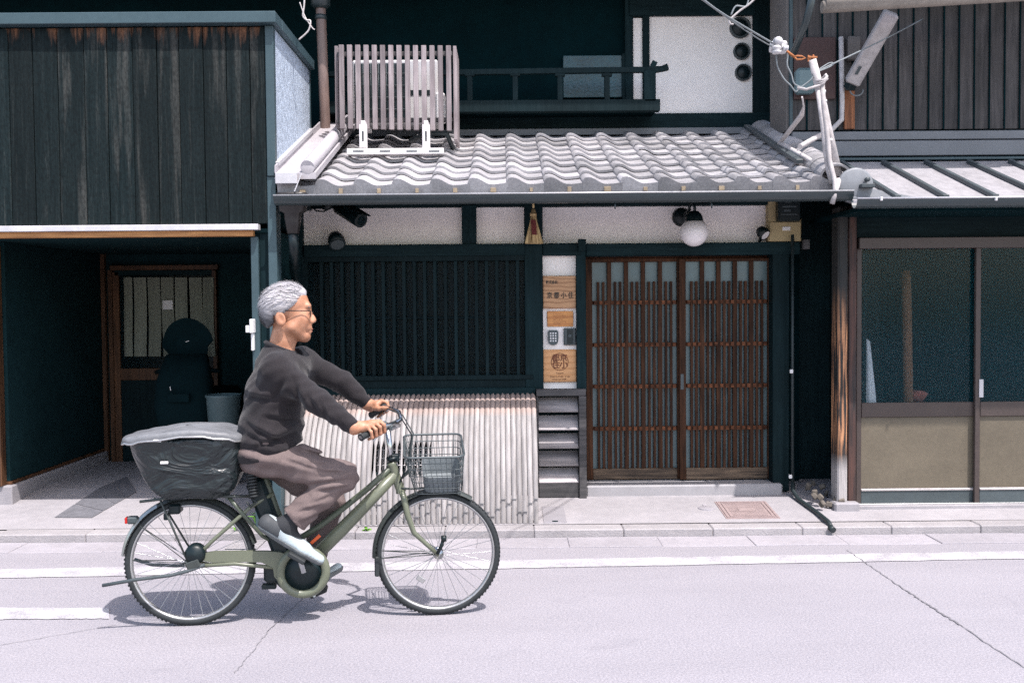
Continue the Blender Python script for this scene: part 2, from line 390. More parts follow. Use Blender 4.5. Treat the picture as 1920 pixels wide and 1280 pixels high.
# ================================================================== GROUND
M['channel'] = mk('concrete_gutter_channel', (0.285, 0.27, 0.292), 0.9, 0.14, 4, bump=0.5, bscale=110, rnd=0.08, bdist=.006)
YK = 6.62                                  # street face of the kerb
mb = MB(); mb.grid(lambda u, v: (-45 + 90 * u, -40 + (YK + 40.3) * v, 0), 30, 20, False)
road = struct('road', mb, M['road'])
def strip(pts, w, z=0.004):
    m = MB(); L = []; Rr = []
    for i, p in enumerate(pts):
        a, b = Vector(pts[max(i - 1, 0)]), Vector(pts[min(i + 1, len(pts) - 1)]); d = (b - a).normalized(); n = Vector((-d.y, d.x, 0))
        ww = w * random.uniform(0.5, 1.4) / 2
        L.append(Vector(p) + n * ww + Vector((0, 0, z))); Rr.append(Vector(p) - n * ww + Vector((0, 0, z)))
    n = len(pts)
    return m.add(L + Rr, [(i, i + 1, n + i + 1, n + i) for i in range(n - 1)])
def wob(a, b, n, amp):
    o = []
    for i in range(n + 1):
        p = a.lerp(b, i / n); o.append(p + Vector((random.uniform(-amp, amp), random.uniform(-amp, amp), 0)))
    return o
def paint_line(x0, y0, x1, y1, x2, y2, x3, y3):
    m = MB(); a, b, c, d = G(x0, y0), G(x1, y1), G(x2, y2), G(x3, y3)
    n = 80
    top = [a.lerp(b, i / n) + Vector((0, random.uniform(-.006, .006), .004)) for i in range(n + 1)]
    bot = [d.lerp(c, i / n) + Vector((0, random.uniform(-.006, .006), .004)) for i in range(n + 1)]
    return m.add(bot + top, [(i, i + 1, n + 2 + i, n + 1 + i) for i in range(n)])
part('road_marking', paint_line(-260, 1072, 2160, 1029, 2160, 1043, -260, 1089), M['paint'], road)
part('road_marking', paint_line(-500, 1140, 205, 1140, 205, 1160, -500, 1166), M['paint'], road)
M['crack'] = mk('dark_crack_fill', (0.15, 0.144, 0.155), 0.95, 0.3, 40, bump=0.3)
for (a, b, w) in (((1588, 1032), (1700, 1108), .006), ((1700, 1108), (1800, 1172), .009), ((1800, 1172), (2100, 1372), .006), ((610, 1080), (505, 1182), .004), ((505, 1182), (440, 1262), .003), ((-60, 1220), (215, 1172), .003)):
    part('crack', strip(wob(G(*a), G(*b), 26, .006), w), M['crack'], road)

gutter_channel = MB(); gutter_channel.box(-9, 9, YK - .27, YK - .006, -.05, .006, .002)
def slab_z(y): return 0.058 + (y - 6.78) * 0.098
# street edge: channel blocks and kerb stones, each a piece
ch = bpy.data.objects.new('gutter_channel', None); link(ch); ch['kind'] = 'structure'; WL['gutter_channel'] = Vector((0, 0, 0))
kb = bpy.data.objects.new('kerb', None); link(kb); kb['kind'] = 'structure'; WL['kerb'] = Vector((0, 0, 0))
x_k = P(1172, 1000, YK).x
me1 = MB().box(-.2985, .2985, -.132, .132, -.05, .005, .003).mesh('channel_block', M['channel'])
kst = []
for v in range(3):
    m = MB(); rg = random.Random(v)
    m.box(-.2990, .2990, 0, .157, -.06, .056, .007); kst.append(m.mesh('kerb_stone', M['kerbstone']))
for i in range(-10, 11):
    x = x_k + .29 + i * .6
    piece('kerb_stone', kst[i % 3], kb, (x, YK, random.uniform(-.003, .003)), (0, 0, random.uniform(-.003, .003)))
    piece('channel_block', me1, ch, (x + .22, YK - .14, random.uniform(-.002, .002)))
mb = MB()
ys = [6.779, 7.0, 7.25, 7.5, 7.8, 8.2, 8.8, 9.6]
def slab(u, v):
    y = ys[round(v * (len(ys) - 1))]
    return (-6 + 12 * u, y, min(slab_z(y), .155))
mb.grid(slab, 24, len(ys) - 1, False); mb.box(-6, 6, 6.785, 9.6, -.2, .02)
pavement = struct('pavement', mb, M['concrete'])
# dark stone strip laid into the entrance floor
def floor_pt(px, py):
    p = G(px, py, .09)
    for _ in range(8): p = G(px, py, min(slab_z(p.y), .155))
    return p
A, B, C_, D = [floor_pt(*q) for q in ((101, 971), (172, 971), (256, 922), (238, 893))]
mb = MB()
n = 4
for i in range(n):
    t0, t1 = i / n + .006, (i + 1) / n - .006
    q = [A.lerp(D, t0), B.lerp(C_, t0), B.lerp(C_, t1), A.lerp(D, t1)]
    def fq(u, v):
        p = q[0].lerp(q[1], u).lerp(q[3].lerp(q[2], u), v); return (p.x, p.y, min(slab_z(p.y), .155) + .004)
    m = MB(); m.grid(fq, 6, 10, False); part('stone_slab', m, M['greystone'], pavement)
# manhole lid in front of the door
def flat_lid(name, quad, mat, label, cat, ribs, th=.006):
    q = [floor_pt(*p) for p in quad]; ce = sum(q, Vector()) / 4
    w = (q[1] - q[0]).length * .5 + (q[2] - q[3]).length * .5; d = abs(q[3].y - q[0].y)
    t = thing(name, label, cat, (ce.x, ce.y, ce.z))
    S = Matrix.Rotation(math.atan(.098), 3, 'X')
    def ob(m, x0, x1, y0, y1, z0, z1):
        m.obox(Vector(ce) + S @ Vector(((x0 + x1) / 2, (y0 + y1) / 2, (z0 + z1) / 2)), ((x1 - x0) / 2, (y1 - y0) / 2, (z1 - z0) / 2), .0015, S)
    return t, ob, w, d
M['pinkiron'] = mk('faded_pink_iron', (0.265, 0.205, 0.20), 0.8, 0.2, 20, bump=0.3, rnd=0)
t, ob, w, d = flat_lid('manhole_cover', ((1343, 941), (1438, 940), (1461, 971), (1358, 973)), M['pinkiron'], 'square pinkish iron manhole cover in front of the sliding door', 'manhole cover', 8)
m = MB(); ob(m, -w / 2, w / 2, -d / 2, d / 2, -.02, .004); part('plate', m, M['pinkiron'], t)
m = MB()
for k in (0, 1):
    e = .012 + k * .026
    for (x0, x1, y0, y1) in ((-w / 2 + e, w / 2 - e, -d / 2 + e, -d / 2 + e + .01), (-w / 2 + e, w / 2 - e, d / 2 - e - .01, d / 2 - e), (-w / 2 + e, -w / 2 + e + .01, -d / 2 + e + .011, d / 2 - e - .011), (w / 2 - e - .01, w / 2 - e, -d / 2 + e + .011, d / 2 - e - .011)):
        ob(m, x0, x1, y0, y1, .0041, .009)
part('frame', m, M['pinkiron'], t)
m = MB()
for i in range(11):
    for j in range(9):
        if 3 <= i <= 7 and 3 <= j <= 5: continue
        x = -w / 2 + .075 + i * (w - .15) / 10; y = -d / 2 + .07 + j * (d - .14) / 8
        ob(m, x - .011, x + .011, y - .004, y + .004, .0041, .0075)
r = part('rib', m, M['pinkiron'], t); r['kind'] = 'stuff'
m = MB(); ob(m, -w * .16, w * .16, -d * .1, d * .1, .0041, .0085); part('name_plate', m, M['pinkiron'], t)
t, ob, w, d = flat_lid('drain_cover', ((1018, 950), (1058, 950), (1062, 980), (1017, 980)), M['concrete'], 'small concrete drain lid with a dark finger hole by the bamboo guard', 'drain lid', 0)
M['lidgrey'] = mk('grey_concrete_lid', (0.235, 0.225, 0.243), 0.9, 0.1, 12, bump=0.3, rnd=0)
m = MB(); ob(m, -w / 2, w / 2, -d / 2, d / 2, -.02, .0045); part('lid', m, M['lidgrey'], t)
m = MB(); ob(m, -.02, .02, -d / 2 + .012, -d / 2 + .035, .004, .0058); part('finger_hole', m, M['dark'], t)
t, ob, w, d = flat_lid('valve_cover', ((1312, 944), (1336, 944), (1340, 961), (1310, 961)), M['lidgrey'], 'small pale valve cover set in the pavement left of the manhole', 'valve cover', 0)
c0 = WL[t.name]; m = MB(); m.lathe([(0.001, .006), (.058, .006), (.062, .003), (.062, -.02)], c0, 'Z', 20); part('cover', m, M['channel'], t)
m = MB(); ob(m, -.012, .012, .055, .085, -.01, .006); part('tab', m, M['channel'], t)

# ================================================================== MAIN TOWNHOUSE
YD, YW, YE = 7.6, 7.5, 6.7                 # door plane, window wall plane, eave edge
house = thing('townhouse', 'dark wooden townhouse with a tiled eave, lattice window and sliding lattice door', 'house', (0.35, 7.5, 0.1))
def hp(name, x0, y0, x1, y1, Y, depth, mat, parent=None, c=.004, label=None):
    X0, X1, Z0, Z1 = rect(x0, y0, x1, y1, Y)
    m = MB(); m.box(X0, X1, Y, Y + depth, Z0, Z1, c); return part(name, m, mat, parent or house, label)
# posts, beams
hp('corner_post', 556, 376, 569, 742, YW - .03, .14, M['blackwood'])
hp('post', 866, 384, 893, 462, YW - .035, .12, M['blackwood'])
hp('post', 984, 376, 1018, 734, YW - .04, .14, M['blackwood'])
hp('post', 1081, 459, 1099, 734, YW - .04, .16, M['blackwood'])
hp('post', 1449, 452, 1480, 920, YD - .12, .22, M['blackwood'])
hp('lintel', 569, 458, 984, 480, YW - .05, .16, M['blackwoodx'])
hp('lintel', 1018, 456, 1090, 479, YW - .05, .16, M['blackwoodx'])
hp('lintel', 1099, 455, 1500, 478, YD - .13, .2, M['blackwoodx'])
hp('beam_end', 1084, 448, 1099, 470, YW - .09, .035, M['blackwood'])
hp('beam_end', 1507, 449, 1519, 467, YD - .16, .06, M['greywood'])
hp('wall_plate', 556, 366, 1500, 387, YW - .02, .16, M['blackwoodx'])
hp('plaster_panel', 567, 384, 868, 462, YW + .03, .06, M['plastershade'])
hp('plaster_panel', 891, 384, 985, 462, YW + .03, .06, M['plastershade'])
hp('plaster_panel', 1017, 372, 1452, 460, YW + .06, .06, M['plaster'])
hp('plaster_strip', 1016, 476, 1083, 732, YW + .02, .06, M['plaster'])
hp('door_head', 1096, 470, 1452, 486, YD + .06, .05, M['doorwoodx'])
# body behind
X0, X1, Z0, Z1 = rect(556, 370, 1500, 900, YW + .3)
m = MB(); m.box(X0, X1, YW + .32, YW + .42, .05, 2.6); m.box(X0, X1, YW + .12, 9.2, 2.52, 2.6)
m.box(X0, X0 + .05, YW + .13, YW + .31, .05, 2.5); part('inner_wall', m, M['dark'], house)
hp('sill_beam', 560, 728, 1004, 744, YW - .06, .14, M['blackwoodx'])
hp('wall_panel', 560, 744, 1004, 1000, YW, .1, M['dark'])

# ---- lattice window
X0, X1, Z0, Z1 = rect(566, 480, 1000, 728, YW)
win = MB(); b = .05
win.box(X0, X1, YW - .03, YW + .05, Z0, Z0 + .07); win.box(X0, X1, YW - .03, YW + .05, Z1 - .04, Z1)
win.box(X1 - .06, X1, YW - .03, YW + .05, Z0 + .07, Z1 - .04); win.box(X0, X0 + .05, YW - .03, YW + .05, Z0 + .07, Z1 - .04)
win = part('lattice_window', win, M['latticewood'], house)
sl = MB().box(-.0125, .0125, -.02, .02, 0, Z1 - Z0 - .112, .002).mesh('slat', M['latticewood'])
pitch = (P(980, 600, YW).x - P(960.7, 600, YW).x); k = 0; x = P(971, 600, YW).x
while x > X0 + .08:
    piece('slat', sl, win, (x, YW, Z0 + .071)); x -= pitch
for (yy, hh) in ((596, .016), (487, .014)):
    z = P(780, yy, YW).z; part('cross_rail', MB().box(X0 + .051, X1 - .061, YW + .021, YW + .036, z - hh / 2, z + hh / 2), M['latticewood'], win)
a = P(800, 688, YW); b_ = P(980, 688, YW)
part('cross_rail', MB().box(a.x, b_.x, YW + .021, YW + .04, a.z - .006, a.z + .006), M['latticewood'], win)
part('pane', MB().box(X0 + .03, X1 - .03, YW + .042, YW + .048, Z0, Z1), M['darkglass'], win)
hp('ledge', 566, 704, 1000, 713, YW - .045, .015, M['latticewood'], win)

# ---- sliding doors
def door(px0, px1, Y, starts, dim):
    X0, X1, Z0, Z1 = rect(px0, 484, px1, 898, Y)
    f = MB(); sw = .05
    zk = P(1300, 877, Y).z; zt = P(1300, 490, Y).z; zs = P(1300, 527, Y).z
    for (a, b2) in ((X0, X0 + sw), (X1 - sw, X1)): f.box(a, b2, Y, Y + .035, Z0, Z1)
    f.box(X0 + sw, X1 - sw, Y, Y + .035, zt, Z1)
    d = part('sliding_door', f, M['doorwood'], house)
    part('kickboard', MB().box(X0 + sw, X1 - sw, Y + .004, Y + .03, Z0, zk), M['kickwood'], d)
    part('pane', MB().box(X0 + sw * .6, X1 - sw * .6, Y + .037, Y + .042, Z0 + .05, Z1 - .02), M['frosted'], d)
    inner0, inner1 = X0 + sw, X1 - sw; W = inner1 - inner0
    big = MB().box(-.0165, .0165, .0, .026, zk + .001, zt - .001, .002).mesh('slat', M['doorwood'])
    sm_ = MB().box(-.0098, .0098, .006, .024, zk + .001, zs, .002).mesh('slat', M['doorwood'])
    nb = 5; u = W / nb
    for i in range(nb):
        x0 = inner0 + i * u
        if i: piece('slat', big, d, (x0, Y, 0))
        for q in (.36, .66): piece('slat', sm_, d, (x0 + q * u, Y, 0))
    for yy in (566, 645, 723, 802):
        z = P(1300, yy, Y).z
        part('cross_rail', MB().box(inner0, inner1, Y + .0265, Y + .0365, z - .014, z + .014, .001), M['doorwoodx'], d)
        blk = MB().box(-.012, .012, -.006, .026, -.0145, .0145, .001).mesh('rail_block', M['doorwoodx'])
        for i in range(nb):
            for q in (0.18, .51, .83): piece('rail_block', blk, d, (inner0 + (i + q) * u, Y, z))
    return d, X0, X1
dl, a0, a1 = door(1099, 1282, YD + .045, 0, 0)
dr, c0_, c1_ = door(1274, 1452, YD, 0, 0)
X0, X1, Z0, Z1 = rect(1276, 701, 1282, 730, YD)
part('finger_pull', MB().box(X0, X1, YD - .003, YD + .002, Z0, Z1), M['greyplastic'], dr)
# door track + stone step
a = P(1098, 902, YD - .1); b_ = P(1463, 902, YD - .1)
step = MB(); step.box(a.x, b_.x, YD - .17, YD + .3, .02, P(1280, 901, YD).z, .012)
part('stone_step', step, M['granitestep'], house)
# ---- louvred vent box left of the door
X0, X1, Z0, Z1 = rect(1006, 729, 1099, 931, YW - .08)
lv = MB(); lv.box(X0, X1 - .001, YW - .11, YW - .03, Z1 - .05, Z1); lv.box(X1 - .055, X1, YW - .12, YW - .02, Z0 - .06, Z1 - .051)
lv.box(X0, X0 + .015, YW - .09, YW - .03, Z0, Z1 - .051); lv.box(X0 + .016, X1 - .056, YW - .1, YW - .03, Z0, P(1050, 905, YW - .1).z)
lv = part('louvre_panel', lv, M['greywood'], house)
zz = [P(1050, yy, YW - .1).z for yy in (771, 805, 839, 872, 904)]
W = X1 - X0 - .075; lme = MB().obox((0, 0, 0), (W / 2, .007, .072), .002, Matrix.Rotation(R(-48), 3, 'X')).mesh('slat', M['louverwood'])
for z in zz: piece('slat', lme, lv, (X0 + .017 + W / 2, YW - .047, z + .045))
part('backing', MB().box(X0 + .01, X1 - .02, YW + .02, YW + .03, Z0, Z1 - .06), M['dark'], lv)

# ---- curved bamboo guard
guard = thing('bamboo_guard', 'curved fence of split bamboo strips leaning against the wall under the lattice window', 'bamboo guard', (-.65, 6.8, .06))
def gprof(s):      # s 0 bottom .. 1 top
    th = s * math.pi / 2
    return 6.80 + .66 * (1 - math.cos(th)) ** 0.9, .062 + .835 * math.sin(th) ** .92
gp = [gprof(i / 24) for i in range(25)]
xl, xr = P(533, 990, 6.8).x, P(1010, 985, 6.8).x
nst = 47; pit = (xr - xl) / nst
zs0, zs1 = P(760, 886, 6.95).z, P(760, 826, 7.0).z
vx0, vx1 = P(702, 850, 6.97).x, P(812, 850, 6.97).x
def strip_bamboo(w, top, lo=0.0, hi=1.0, zcut=None, half=None):
    m = MB(); pts = []
    N = 22
    for i in range(N + 1):
        s = lo + (min(hi, top) - lo) * i / N; y, z = gprof(min(s, 1.0)); pts.append((y, z))
    n5 = 5; vs_ = []
    for i, (y, z) in enumerate(pts):
        y0, z0 = pts[max(i - 1, 0)]; y1, z1 = pts[min(i + 1, N)]
        d = Vector((0, y1 - y0, z1 - z0)).normalized(); nrm = Vector((0, -d.z, d.y))
        ww = w
        if half and half[0] < z < half[1]: ww = w * .42
        if i == N: ww *= .75
        for k in range(n5):
            t = -1 + 2 * k / (n5 - 1); bul = .007 * (1 - t * t)
            vs_.append(Vector((t * ww / 2, y, z)) + nrm * (bul - (.004 if abs(t) == 1 else 0)))
    fs = [(i * n5 + k, i * n5 + k + 1, (i + 1) * n5 + k + 1, (i + 1) * n5 + k) for i in range(N) for k in range(n5 - 1)]
    m.add(vs_, fs, True)
    # cut head
    m.add([vs_[-n5 + k] for k in range(n5)] + [vs_[-n5 + k] + Vector((0, .006, -.002)) for k in range(n5)], [(k, k + 1, n5 + k + 1, n5 + k) for k in range(n5 - 1)])
    return m
bme = [strip_bamboo(pit * q, t_).mesh('bamboo_strip', M['bamboo']) for q, t_ in ((.945, .985), (.93, .99), (.95, 1.0), (.935, .978))]
bwin = strip_bamboo(pit * .93, .985, half=(zs0, zs1)).mesh('bamboo_strip', M['bamboo'])
kn = MB().box(-pit * .46, pit * .46, -.002, .006, -.0025, .0025, .001).mesh('bamboo_joint', M['tileedge'])
for i in range(nst):
    x = xl + (i + .5) * pit
    st_ = piece('bamboo_strip', bwin if vx0 < x < vx1 else random.choice(bme), guard, (x + random.uniform(-.001, .001), random.uniform(-.002, .003), 0), scale=(1, 1, 1))
for q in (.985, .6, .25):
    y, z = gprof(q); part('batten', MB().box(xl, xr, y + .012, y + .03, z - .02, z), M['dark'], guard)
m = MB(); m.box(xl + .01, xr - .01, YW - .02, YW - .01, .08, .85); part('backing', m, M['dark'], guard)
# short offcut pieces at the foot (joints show as a broken line)
for i in range(nst):
    x = xl + (i + .5) * pit; s = random.choice((.03, .05, .065, .09, .11)); y, z = gprof(s)
    piece('bamboo_joint', kn, guard, (x, y - .011, z), (R(-10), 0, 0))
# white wire vent grid behind the slots
vent = thing('vent_grille', 'white wire vent grille behind the slots cut in the bamboo guard', 'grille', ((vx0 + vx1) / 2, 7.05, zs0))
m = MB(); yv = 7.03
for k in range(25):
    x = vx0 + (vx1 - vx0) * k / 24; m.tube([(x, yv - .02, zs0 - .01), (x, yv + .04, zs1 - .02)], .003, 4)
g_ = part('wire', m, M['whitesteel'], vent); g_['kind'] = 'stuff'
m = MB()
for k in range(5):
    t_ = k / 4; m.tube([(vx0, yv - .026 + .06 * t_, zs0 - .01 + (zs1 - zs0 - .01) * t_), (vx1, yv - .026 + .06 * t_, zs0 - .01 + (zs1 - zs0 - .01) * t_)], .004, 4)
part('frame', m, M['whitesteel'], vent)

# ---- tiled eave
slope = math.atan(.338); ex = .2285; tw = .255
roof = MB(); x0r, x1r = P(566, 360, YE).x, P(1592, 360, YE).x
ztop = lambda y: 2.352 + .338 * (y - YE)
roof.prism([(x0r, YE + .06, ztop(YE + .06) - .05), (x0r, 8.86, ztop(8.86) - .05), (x0r, 8.86, ztop(8.86) - .09), (x0r, YE + .06, ztop(YE + .06) - .09)], (x1r - x0r, 0, 0))
roof = part('eave_roof', roof, M['greywood'], house)
def wave(t):
    if t < .10: return .023 - .10 * (.10 - t) ** 2 * 4
    return .023 * math.cos(math.pi * (t - .10) / .46) if t < .56 else -.023 + .012 * ((t - .56) / .44) ** 2
def tile_mesh(L, pend=False):
    m = MB(); NX = 12; th = .017
    ts = [-.055] + [i / (NX - 1) * 1.0 for i in range(NX)]
    prof = [(ts[0] * tw, wave(.0) - .022)] + [(t * tw, wave(t)) for t in ts[1:]]
    n = len(prof)
    top = lambda y, lift: [Vector((x, y, z + lift)) for x, z in prof]
    a = top(0, .027); b = top(L, 0.0)
    ab = [p - Vector((0, 0, th)) for p in a]; bb = [p - Vector((0, 0, th)) for p in b]
    m.add(a + b, [(i, i + 1, n + i + 1, n + i) for i in range(n - 1)], True)
    m.add(ab + bb, [(i + 1, i, n + i, n + i + 1) for i in range(n - 1)], True)
    if not pend:
        m.add(a + ab, [(i + 1, i, n + i, n + i + 1) for i in range(n - 1)])
    else:
        low = [Vector((p.x, -.004, -.075)) for p in a]; a2 = [p + Vector((0, -.004, 0)) for p in a]
        m.add(a2 + low, [(i + 1, i, n + i, n + i + 1) for i in range(n - 1)])
        m.add(a + a2, [(i, i + 1, n + i + 1, n + i)[::-1] for i in range(n - 1)])
        lb = [p + Vector((0, .014, 0)) for p in low]; m.add(low + lb, [(i, i + 1, n + i + 1, n + i)[::-1] for i in range(n - 1)])
        for e in (0, n - 1): m.add([a2[e], a[e], lb[e], low[e]], [(0, 1, 2, 3)])
    m.add([a[0], b[0], bb[0], ab[0]], [(0, 1, 2, 3)]); m.add([a[-1], b[-1], bb[-1], ab[-1]], [(3, 2, 1, 0)])
    return m.mesh('roof_tile', M['tile'])
tme = tile_mesh(.30); eme = tile_mesh(.30, True)
xc = P(596, 350, YE).x; rows = 9
acb = [P(640, 280, 7.65).x, P(838, 280, 7.65).x]
for r_ in range(rows):
    for c_ in range(-1, 15):
        x = xc + c_ * tw
        if x + tw * .5 > P(1560, 350, YE).x + .1: continue
        y = YE + r_ * ex * math.cos(slope); z = ztop(y) + .012
        piece('roof_tile', eme if r_ == 0 else tme, roof, (x + random.uniform(-.002, .002), y, z + random.uniform(-.002, .002)), (slope + random.uniform(-.006, .006), random.uniform(-.005, .005), random.uniform(-.005, .005)))
mo = MB().obox((0, 0, 0), (.026, .004, .018), .003).mesh('mortar_dab', M['mortar'])
for c_ in range(-1, 14):
    piece('mortar_dab', mo, roof, (xc + (c_ + .60) * tw, YE - .006, ztop(YE) - .022), scale=(random.uniform(.4, .95), 1, random.uniform(.7, 1.1)))
# top ledge where tiles meet the upper wall
a, b_ = P(860, 250, 8.75), P(1465, 246, 8.75)
part('top_flashing', MB().box(P(620, 250, 8.75).x, b_.x, 8.7, 8.86, a.z - .03, a.z + .025), M['flash'], roof)
# right verge: barrel tiles running up the slope with a round end tile
xv = P(1592, 340, YE).x + .03
m = MB()
bar = MB()
hb = [(.105 * math.cos(t), .085 * math.sin(t)) for t in [math.pi * k / 10 for k in range(11)]]
for k in range(10):
    bar.add([(hb[k][0] * s_, y_, hb[k][1] * s_) for (y_, s_, kk) in ((0, 1.06, k), (.29, .97, k))] + [(hb[k + 1][0] * s_, y_, hb[k + 1][1] * s_) for (y_, s_) in ((.29, .97), (0, 1.06))], [(0, 1, 2, 3)], True)
for k in range(10): bar.add([(hb[k][0] * 1.06, 0, hb[k][1] * 1.06), (hb[k + 1][0] * 1.06, 0, hb[k + 1][1] * 1.06), (hb[k + 1][0] * .9, 0, hb[k + 1][1] * .9), (hb[k][0] * .9, 0, hb[k][1] * .9)], [(0, 1, 2, 3)])
bar = bar.mesh('verge_tile', M['tile'])
for k in range(8):
    y = YE + .06 + k * .255 * math.cos(slope); piece('verge_tile', bar, roof, (xv - .10, y, ztop(y) + .035), (slope, 0, 0))
e = P(1600, 342, YE - .02)
m = MB(); m.lathe([(.001, 0), (.105, 0), (.118, .006), (.118, .05), (.0, .05)], (xv + .0, YE - .05, ztop(YE) - .015), 'Y', 28)
m.box(xv - .1, xv + .1, YE - .048, YE + .02, ztop(YE) - .1, ztop(YE) - .05)
M['endtile'] = mk('dark_grey_end_tile', (0.17, 0.18, 0.195), 0.5, 0.15, 20, bump=0.15)
et = part('round_end_tile', m, M['endtile'], roof)
m = MB(); m.lathe([(.001, -.03), (.016, -.03), (.016, 0)], (xv + .065, YE - .06, ztop(YE) + .02), 'Y', 12); m.box(xv + .02, xv + .11, YE - .1, YE - .04, ztop(YE) - .035, ztop(YE) - .01); part('bracket', m, M['seam'], et)
# dark valley strip beside the verge
m = MB(); m.beam((xv - .26, YE + .35, ztop(YE + .35) + .085), (xv - .26, 8.6, ztop(8.6) + .085), .05, .03); part('valley_flashing', m, M['seam'], roof)
# fascia, rafters and half round gutter
X0, X1, Z0, Z1 = rect(520, 366, 1592, 378, YE)
part('fascia', MB().box(x0r, x1r, YE + .03, YE + .06, Z0 + .0, Z1 + .03), M['blackwoodx'], roof)
sof = MB(); sof.prism([(x0r, YE + .061, Z0 + .0), (x0r, YW + .1, Z0 + .14), (x0r, YW + .1, Z0 + .17), (x0r, YE + .061, Z0 + .03)], (x1r - x0r, 0, 0)); part('soffit', sof, M['blackwoodx'], roof)
yg = 6.63; gx0, gx1 = P(516, 372, yg).x, P(1596, 372, yg).x; gz = P(1050, 364, yg).z
g = MB(); nn = 10
pr = [(.058 * math.cos(math.pi + math.pi * k / nn), .062 * math.sin(math.pi + math.pi * k / nn)) for k in range(nn + 1)]
pr2 = [(.054 * math.cos(math.pi + math.pi * k / nn), .058 * math.sin(math.pi + math.pi * k / nn)) for k in range(nn + 1)][::-1]
ring = pr + pr2
g.loft([[Vector((x, yg + a_, gz + b2)) for a_, b2 in ring] for x in [gx0 + (gx1 - gx0) * i / 12 for i in range(13)]], True, False)
gut = part('gutter', g, M['gutter'], roof)
part('gutter_lip', MB().tube([(gx0, yg - .058, gz + .001), (gx1, yg - .058, gz + .001)], .0055, 8), M['gutterlip'], gut)
hk = MB().tube([(0, .03, -.03), (0, -.0, -.068), (0, -.012, -.085), (0, .0, -.10)], .005, 6).mesh('gutter_hook', M['gutter'])
for px in (1153, 1334): piece('gutter_hook', hk, gut, (P(px, 372, yg).x, yg, gz))
# leader box under the left end of the gutter
m = MB(); q = P(548, 400, 6.68)
def rr_ring(cx, cy, z, w, d, n=20, e=.5):
    o = []
    for k in range(n):
        t = 2 * math.pi * k / n; c_, s_ = math.cos(t), math.sin(t)
        o.append(Vector((cx + w / 2 * math.copysign(abs(c_) ** e, c_), cy + d / 2 * math.copysign(abs(s_) ** e, s_), z)))
    return o
M['shadedbrown'] = mk('shaded_brown_downpipe', (.022, .02, .02), .4, .2, 6, bump=.05)  # brown darkened in the colour for the shade behind the gutter
zz = [P(548, yy, 6.68).z for yy in (362, 366, 396, 400, 414, 438)]
m.loft([rr_ring(q.x, 6.70, z, w, d) for z, w, d in zip(zz, (.20, .20, .17, .11, .10, .075), (.16, .16, .14, .11, .10, .075))])
lb = part('leader_box', m, M['shadedbrown'], roof)
M['brownpipe2'] = M['brownpipe']
m = MB(); m.tube([(q.x, 6.70, zz[-1] + .01), (q.x, 6.72, zz[-1] - .1), (q.x - .06, 7.0, zz[-1] - .22), (q.x - .10, 7.3, zz[-1] - .34), (q.x - .10, 7.35, .12)], .035, 12); part('downpipe', m, M['blackplastic'], lb)

# metal pan and drain trough at the left edge of the roof
a = P(515, 330, 6.66); b_ = P(592, 330, 6.66); zl = a.z + .02
pan = MB()
def panpt(u, v, h=0): 
    y = 6.66 + 1.9 * v; return Vector((a.x + (b_.x - a.x) * u + .0 * v, y, zl + .36 * (y - 6.66) + h))
for (u0, u1, h0, h1) in ((0, 1, 0, -.012), (0, .04, .05, -.0), ):
    pan.add([panpt(u0, 0, h0), panpt(u1, 0, h0), panpt(u1, 1, h0), panpt(u0, 1, h0), panpt(u0, 0, h1 - .03), panpt(u1, 0, h1 - .03), panpt(u1, 1, h1 - .03), panpt(u0, 1, h1 - .03)],
            [(0, 1, 2, 3), (5, 4, 7, 6), (4, 5, 1, 0), (6, 7, 3, 2), (5, 6, 2, 1), (7, 4, 0, 3)])
M['paleflash'] = mk('pale_sheet_metal', (0.37, 0.35, 0.37), 0.6, 0.12, 5, bump=0.1, bscale=200, metal=0.0)
pn = part('roof_pan', pan, M['paleflash'], roof)
part('pan_front', MB().box(a.x + .01, a.x + .155, 6.625, 6.655, zl - .075, zl - .002), M['trimlight'], pn)
trp = [panpt(.80, 0, .035), panpt(.80, .5, .035), panpt(.80, .97, .035)]
tr = part('drain_trough', MB().tube(trp, .047, 14), M['paleflash'], roof)
m = MB(); m.lathe([(.0, -.004), (.03, -.004), (.047, .0)], trp[0], 'Y', 14); part('end_cap', m, M['paleflash'], tr)
m = MB(); m.beam(panpt(.66, 0, .0) + Vector((0, -.02, -.01)), panpt(.50, 0, 0) + Vector((0, -.04, -.13)), .03, .004); part('spout', m, M['trimlight'], tr)
# brown downpipe from the upper roof
dp = MB(); t0 = P(600, -30, 8.35); t1 = P(611, 262, 8.3)
dp.tube([t0, P(602, 30, 8.35), P(610, 240, 8.3), t1, P(622, 272, 8.15)], .042, 14)
dpo = part('downpipe', dp, M['brownpipe'], house)
m = MB(); q = P(601, 6, 8.35); m.tube([q + Vector((0, 0, .14)), q + Vector((0, 0, -.02)), q + Vector((0, 0, -.05))], .08, 14, rr=[.085, .08, .05]); m.tube([q + Vector((0, 0, -.1)), q + Vector((0, 0, -.14))], .05, 14); part('pipe_collar', m, M['gutter'], dpo)

